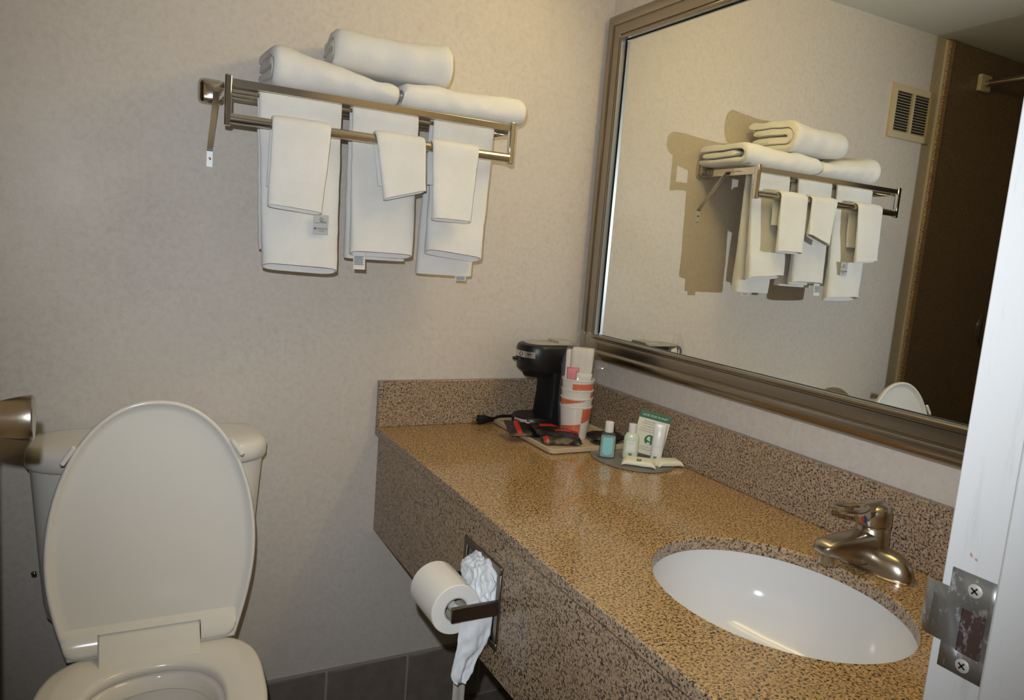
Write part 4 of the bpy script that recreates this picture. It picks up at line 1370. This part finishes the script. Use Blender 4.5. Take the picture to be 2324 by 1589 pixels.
# ------------------------------------------------------------------ toiletries on a clear dish
DCX, DCY = -0.1135, -0.412
dish = []
for f, z in ((0.90, 0.0003), (0.97, 0.0010), (1.0, 0.0035), (0.99, 0.0045), (0.955, 0.0025), (0.88, 0.0020)):
    dish.append([(DCX + 0.0895 * f * math.cos(2 * PI * j / 56), DCY + 0.108 * f * math.sin(2 * PI * j / 56), CZ + z) for j in range(56)])
v_, f_ = rings(dish)
tag(add('soap_dish', v_, f_, 'dish', None, ang=50), 'shallow clear plastic dish holding bottles and soap on the counter', 'dish')
DZ = CZ + 0.0026
def oval(mt, a, b_, z, n=32, e=0.8):
    return [mt @ V((a * spow(math.cos(2 * PI * j / n), e), b_ * spow(math.sin(2 * PI * j / n), e), z)) for j in range(n)]
def bottle(name, label, x, y, h, hw, ht, mat, cat='bottle'):
    a = math.atan2(CAM.y - y, CAM.x - x)
    mt = frame_mtx((x, y, DZ), (-math.sin(a), math.cos(a), 0), (-math.cos(a), -math.sin(a), 0), (0, 0, 1))
    t = thing(name, label, cat, (x, y, DZ))
    rs = [oval(mt, hw * 0.86, ht * 0.86, 0.0), oval(mt, hw, ht, 0.002), oval(mt, hw, ht, h * 0.76), oval(mt, hw * 0.94, ht * 0.95, h * 0.86), oval(mt, hw * 0.74, ht * 0.82, h * 0.95), oval(mt, hw * 0.50, ht * 0.68, h, e=1)]
    v_, f_ = rings(rs)
    add('bottle_body', v_, f_, mat, t, ang=40)
    return t, mt
b1, m1 = bottle('mouthwash_bottle', 'small clear bottle with teal liquid and white cap on the dish', -0.1655, -0.386, 0.062, 0.0188, 0.0125, 'bottle')
lathe('bottle_cap', [(0.0100, 0), (0.0104, 0.001), (0.0100, 0.0235), (0.0090, 0.0245), (0.0005, 0.0247)], 'cap', b1, m1 @ Matrix.Translation((0, 0, 0.0610)), 28)
v_, f_ = rings([oval(m1, 0.0168, 0.0103, 0.003), oval(m1, 0.0170, 0.0105, 0.046), oval(m1, 0.0162, 0.0100, 0.0505)])
add('liquid', v_, f_, 'liquid', b1, ang=40)
lab = [(-0.009, 0.008), (-0.004, 0.004), (0.004, 0.004), (0.009, 0.008), (0.0115, 0.012), (0.0115, 0.042), (0.009, 0.046), (-0.009, 0.046), (-0.0115, 0.042), (-0.0115, 0.012)]
def plate(mt, pts, y, th=0.0003):
    return rings([[mt @ V((px, y + d, pz)) for px, pz in pts] for d in (0, th)])
v_, f_ = plate(m1, [(px, pz + 0.004) for px, pz in lab], -0.0134)
add('label_print', v_, f_, 'teal_label', b1)
b2, m2 = bottle('lotion_bottle', 'pale green lotion bottle with white cap beside the clear bottle', -0.1125, -0.4050, 0.062, 0.0176, 0.0120, 'lotion')
lathe('bottle_cap', [(0.0090, 0), (0.0094, 0.001), (0.0090, 0.0215), (0.0082, 0.0225), (0.0005, 0.0227)], 'cap', b2, m2 @ Matrix.Translation((0, 0, 0.0600)), 28)
def label_bits(mt, t, y, arc=True, dx=0.0, sq=(0.004, -0.003)):
    pt = [(dx + 0.008 * math.cos(PI * k / 10), 0.036 + 0.0035 * math.sin(PI * k / 10)) for k in range(11)] + [(dx + 0.0068 * math.cos(PI * k / 10), 0.0352 + 0.0024 * math.sin(PI * k / 10)) for k in range(10, -1, -1)]
    v1_, f1_ = [mt @ V((a, y, b)) for a, b in pt], [(k, k + 1, 20 - k, 21 - k) for k in range(10)]
    v2_, f2_ = plate(mt, [(dx - 0.0075, 0.0190), (dx + 0.0075, 0.0190), (dx + 0.0075, 0.0202), (dx - 0.0075, 0.0202)], y, 0.0001)
    vv_, ff_ = join((v1_, f1_), (v2_, f2_))
    add('label_print', vv_, ff_, 'label_blue', t)
    v2_, f2_ = plate(mt, [(dx - 0.0035, 0.0095), (dx + 0.0035, 0.0095), (dx + 0.0035, 0.0150), (dx - 0.0035, 0.0150)], y - 0.0002, 0.0001)
    g_ = add('logo_square', v2_, f2_, 'green', t)
    v2_, f2_ = plate(mt, [(dx - 0.0022, 0.0125), (dx + 0.0005, 0.0125), (dx + 0.0025, 0.0140), (dx - 0.0012, 0.0142)], y - 0.0005, 0.0001)
    add('logo_mark', v2_, f2_, 'yellow', g_)
v_, f_ = plate(m2, [(-0.010, 0.017), (0.010, 0.017), (0.010, 0.043), (-0.010, 0.043)], -0.01215, 0.0002)
add('label_print', v_, f_, 'cap', b2)
label_bits(m2, b2, -0.0126)
x3, y3 = -0.0660, -0.4420
a3 = math.atan2(CAM.y - y3, CAM.x - x3)
m3 = frame_mtx((x3, y3, DZ), (-math.sin(a3), math.cos(a3), 0), (-math.cos(a3), -math.sin(a3), 0), (0, 0, 1)) @ Matrix.Rotation(0.05, 4, 'Y')
b3 = thing('lotion_tube', 'white squeeze tube standing on its cap against the card', 'tube', (x3, y3, DZ))
lathe('tube_cap', [(0.0130, 0.0005), (0.0135, 0.002), (0.0132, 0.014)], 'cap', b3, m3, 28)
v_, f_ = rings([oval(m3, 0.0136, 0.0132, 0.012, e=1), oval(m3, 0.0140, 0.0130, 0.030, e=1), oval(m3, 0.0142, 0.0105, 0.055, e=1), oval(m3, 0.0140, 0.0055, 0.078, e=1), oval(m3, 0.0138, 0.0012, 0.086, e=1), oval(m3, 0.0138, 0.0010, 0.0905, e=1)])
add('tube_body', v_, f_, 'tube', b3, ang=50)
label_bits(m3, b3, -0.0140, dx=-0.002)
# wrapped soaps
def soap(label, ctr, ang_, seed, mark, L=0.078, Wd=0.046):
    mt = Matrix.Translation(ctr) @ Matrix.Rotation(ang_, 4, 'Z')
    t = thing('wrapped_soap', label, 'soap', ctr, 'wrapped soaps on the dish')
    H = 0.0125
    rs = []
    for k in range(15):
        q = k / 14 * 2 - 1
        x = q * L / 2
        edge = 1 - abs(q)
        hh = H * (min(1, edge / 0.22) ** 0.6) + 0.0008
        ww = Wd / 2 * (1.0 + (0.10 if edge < 0.15 else 0))
        rs.append([mt @ V((x, ww * spow(math.cos(2 * PI * j / 28), 0.5), 0.0004 + hh * 0.5 + hh * 0.5 * spow(math.sin(2 * PI * j / 28), 0.6) + 0.0008 * fbm(x * 60 + seed, j * 0.4, seed))) for j in range(28)])
    v_, f_ = rings(rs)
    add('wrapper', v_, f_, 'soap', t, ang=50)
    if mark:
        v_, f_ = rings([[mt @ V((a, b, z)) for a, b in ((-0.0048, -0.0190), (0.0048, -0.0190), (0.0048, -0.002), (-0.0048, -0.002))] for z in (H + 0.0012, H + 0.0016)])
        add('logo_square', v_, f_, 'green', t)
        v_, f_ = rings([[mt @ V((a, b, z)) for a, b in ((-0.003, -0.014), (0.001, -0.014), (0.003, -0.008), (-0.001, -0.007))] for z in (H + 0.0016, H + 0.0018)])
        add('logo_mark', v_, f_, 'yellow', t)
    return t
soap('cream wrapped soap bar in front with green and yellow mark', (-0.1250, -0.4560, DZ), -0.70, 1.0, True)
soap('second wrapped soap, mostly hidden behind the front bar', (-0.0560, -0.4760, DZ), -0.20, 5.0, False, 0.064, 0.036)
# card
cb = V((-0.0975, -0.3850, DZ)); ce_ = V((-0.0400, -0.4310, DZ))
ex = (ce_ - cb); CWd = ex.length; ex.normalize()
nn = V((ex.y, -ex.x, 0))
if nn.dot(CAM - cb) < 0: nn = -nn
ez = (V((0, 0, 1)) - nn * 0.02).normalized()
mc = Matrix.Translation(ce_ + V((0, 0, 0.0010))) @ Matrix.Rotation(0.0, 4, 'Z') @ frame_mtx((0, 0, 0), ex, ez, nn) @ Matrix.Rotation(-0.15, 4, 'Z') @ Matrix.Translation((-CWd, 0, 0))
CHt = 0.102
cdt = thing('notice_card', 'cream card headed SAVE OUR PLANET in white on green, standing behind tube', 'card', (cb + ce_) * 0.5)
def rrect(x0, x1, y0, y1, r, z, tl=True):
    pts = [(x0, y0), (x1, y0)]
    for k in range(6):
        a = PI / 2 * k / 5
        pts.append((x1 - r + r * math.cos(a), y1 - r + r * math.sin(a)))
    for k in range(6):
        a = PI / 2 + PI / 2 * k / 5
        pts.append((x0 + r + r * math.cos(a), y1 - r + r * math.sin(a)))
    return [mc @ V((a, b, z)) for a, b in pts]
v_, f_ = rings([rrect(0, CWd, 0, CHt, 0.005, -0.0003), rrect(0, CWd, 0, CHt, 0.005, 0.0003)])
add('card_sheet', v_, f_, 'card', cdt)
v_, f_ = rings([rrect(0.0, CWd, CHt - 0.0165, CHt, 0.005, 0.0003), rrect(0.0, CWd, CHt - 0.0165, CHt, 0.005, 0.0005)])
hd_ = add('header_band', v_, f_, 'green', cdt)
text('heading', 'SAVE OUR PLANET', 0.0072, mc @ Matrix.Translation((CWd / 2, CHt - 0.0085, 0.0007)), 'card', hd_, shear=0.15, extrude=0.0001)
for s_, yy, z_ in (('Every day millions of gallons', 0.079, 0.0041), ('of water are used to wash towels', 0.0735, 0.0041), ('YOU MAKE THE CHOICE:', 0.0665, 0.0042), ('A towel on the rack means reuse', 0.0605, 0.0041), ('A towel on the floor means replace', 0.0550, 0.0041), ('in the hope of saving', 0.0175, 0.0041), ('our natural resources', 0.0120, 0.0041)):
    text('small_print', s_, z_, mc @ Matrix.Translation((CWd / 2, yy, 0.0006)), 'ink', cdt, extrude=0.0001)
gl = [mc @ V((CWd / 2 + 0.0125 * math.cos(2 * PI * k / 32), 0.0360 + 0.0125 * math.sin(2 * PI * k / 32), 0.0006)) for k in range(32)]
gb = add('globe_emblem', gl, [tuple(range(32))], 'green', cdt)
lnd = [(-0.007, 0.004), (-0.003, 0.0085), (0.001, 0.007), (-0.001, 0.003), (0.002, 0.001), (0.001, -0.004), (-0.002, -0.0015), (-0.006, -0.001)]
l2 = [(-0.006, -0.0105), (-0.004, -0.006), (0.002, -0.0065), (0.0035, -0.0115), (-0.001, -0.0122)]
vv, ff = join(([mc @ V((CWd / 2 + a, 0.036 + b, 0.0008)) for a, b in lnd], [tuple(range(8))]), ([mc @ V((CWd / 2 + a, 0.036 + b, 0.0008)) for a, b in l2], [tuple(range(5))]))
add('land_shape', vv, ff, 'card', gb)

# ------------------------------------------------------------------ things seen only in the mirror
vt = thing('vent_grille', 'cream wall vent with two columns of louvers, seen in the mirror', 'vent', (-1.30, 0, 1.76))
vx0, vx1, vz0, vz1 = -1.413, -1.186, 1.7615, 1.9400
mx_ = 0.034
b_ = 0.010
xm = 0.5 * (vx0 + vx1)
vv, ff = join(boxdata((vx0, -0.010, vz0), (vx1, -0.0003, vz0 + 0.022)), boxdata((vx0, -0.010, vz1 - 0.022), (vx1, -0.0003, vz1)), boxdata((vx0, -0.010, vz0 + 0.022), (vx0 + 0.022, -0.0003, vz1 - 0.022)), boxdata((vx1 - 0.022, -0.010, vz0 + 0.022), (vx1, -0.0003, vz1 - 0.022)), boxdata((xm - 0.006, -0.010, vz0 + 0.022), (xm + 0.006, -0.0003, vz1 - 0.022)))
add('vent_frame', vv, ff, 'vent', vt)
box('vent_back', (vx0 + 0.02, -0.0012, vz0 + 0.02), (vx1 - 0.02, -0.0002, vz1 - 0.02), 'dark', vt)
lm = None
cw_ = (vx1 - vx0 - 0.056) / 2
for cx0 in (vx0 + 0.022, xm + 0.006):
    for k in range(14):
        zz = vz0 + 0.0250 + k * 0.0095
        if lm is None:
            l_ = add('louver', *rings([[(cx0, -0.0075, zz), (cx0, -0.0025, zz + 0.003), (cx0, -0.0015, zz + 0.002), (cx0, -0.0065, zz - 0.001)], [(cx0 + cw_, -0.0075, zz), (cx0 + cw_, -0.0025, zz + 0.003), (cx0 + cw_, -0.0015, zz + 0.002), (cx0 + cw_, -0.0065, zz - 0.001)]]), 'vent', vt)
            lm, lx0, lz0_, ll0 = l_.data, cx0, zz, l_.location.copy()
        else:
            l_ = bpy.data.objects.new('louver', lm)
            COL.objects.link(l_)
            l_.parent = vt
            l_.location = ll0 + V((cx0 - lx0, 0, zz - lz0_))
rd = thing('shower_rod', 'shower curtain rod with square bracket, seen high in the mirror', 'rod', (-1.665, 0, 2.0))
box('rod_bracket', (-1.700, -0.030, 1.985), (-1.635, -0.0122, 2.045), 'cream_metal', rd, bevel=0.004)
tube('rod', [(-1.668, -0.028, 2.013), (-1.668, YF + 0.002, 2.013)], 0.0127, 'chrome_soft', rd, 20)
sv = thing('shower_valve', 'round chrome shower valve on the brown panel, edge seen in mirror', 'valve', (-1.96, -0.012, 1.10))
mt = frame_mtx((-1.975, -0.0122, 1.10), (1, 0, 0), (0, 0, 1), (0, -1, 0))
lathe('valve_plate', [(0.085, 0), (0.085, 0.003), (0.075, 0.010), (0.03, 0.016)], 'chrome', sv, mt, 40)
lathe('valve_handle', [(0.026, 0.014), (0.026, 0.05), (0.022, 0.056), (0.0005, 0.058)], 'chrome', sv, mt, 28)
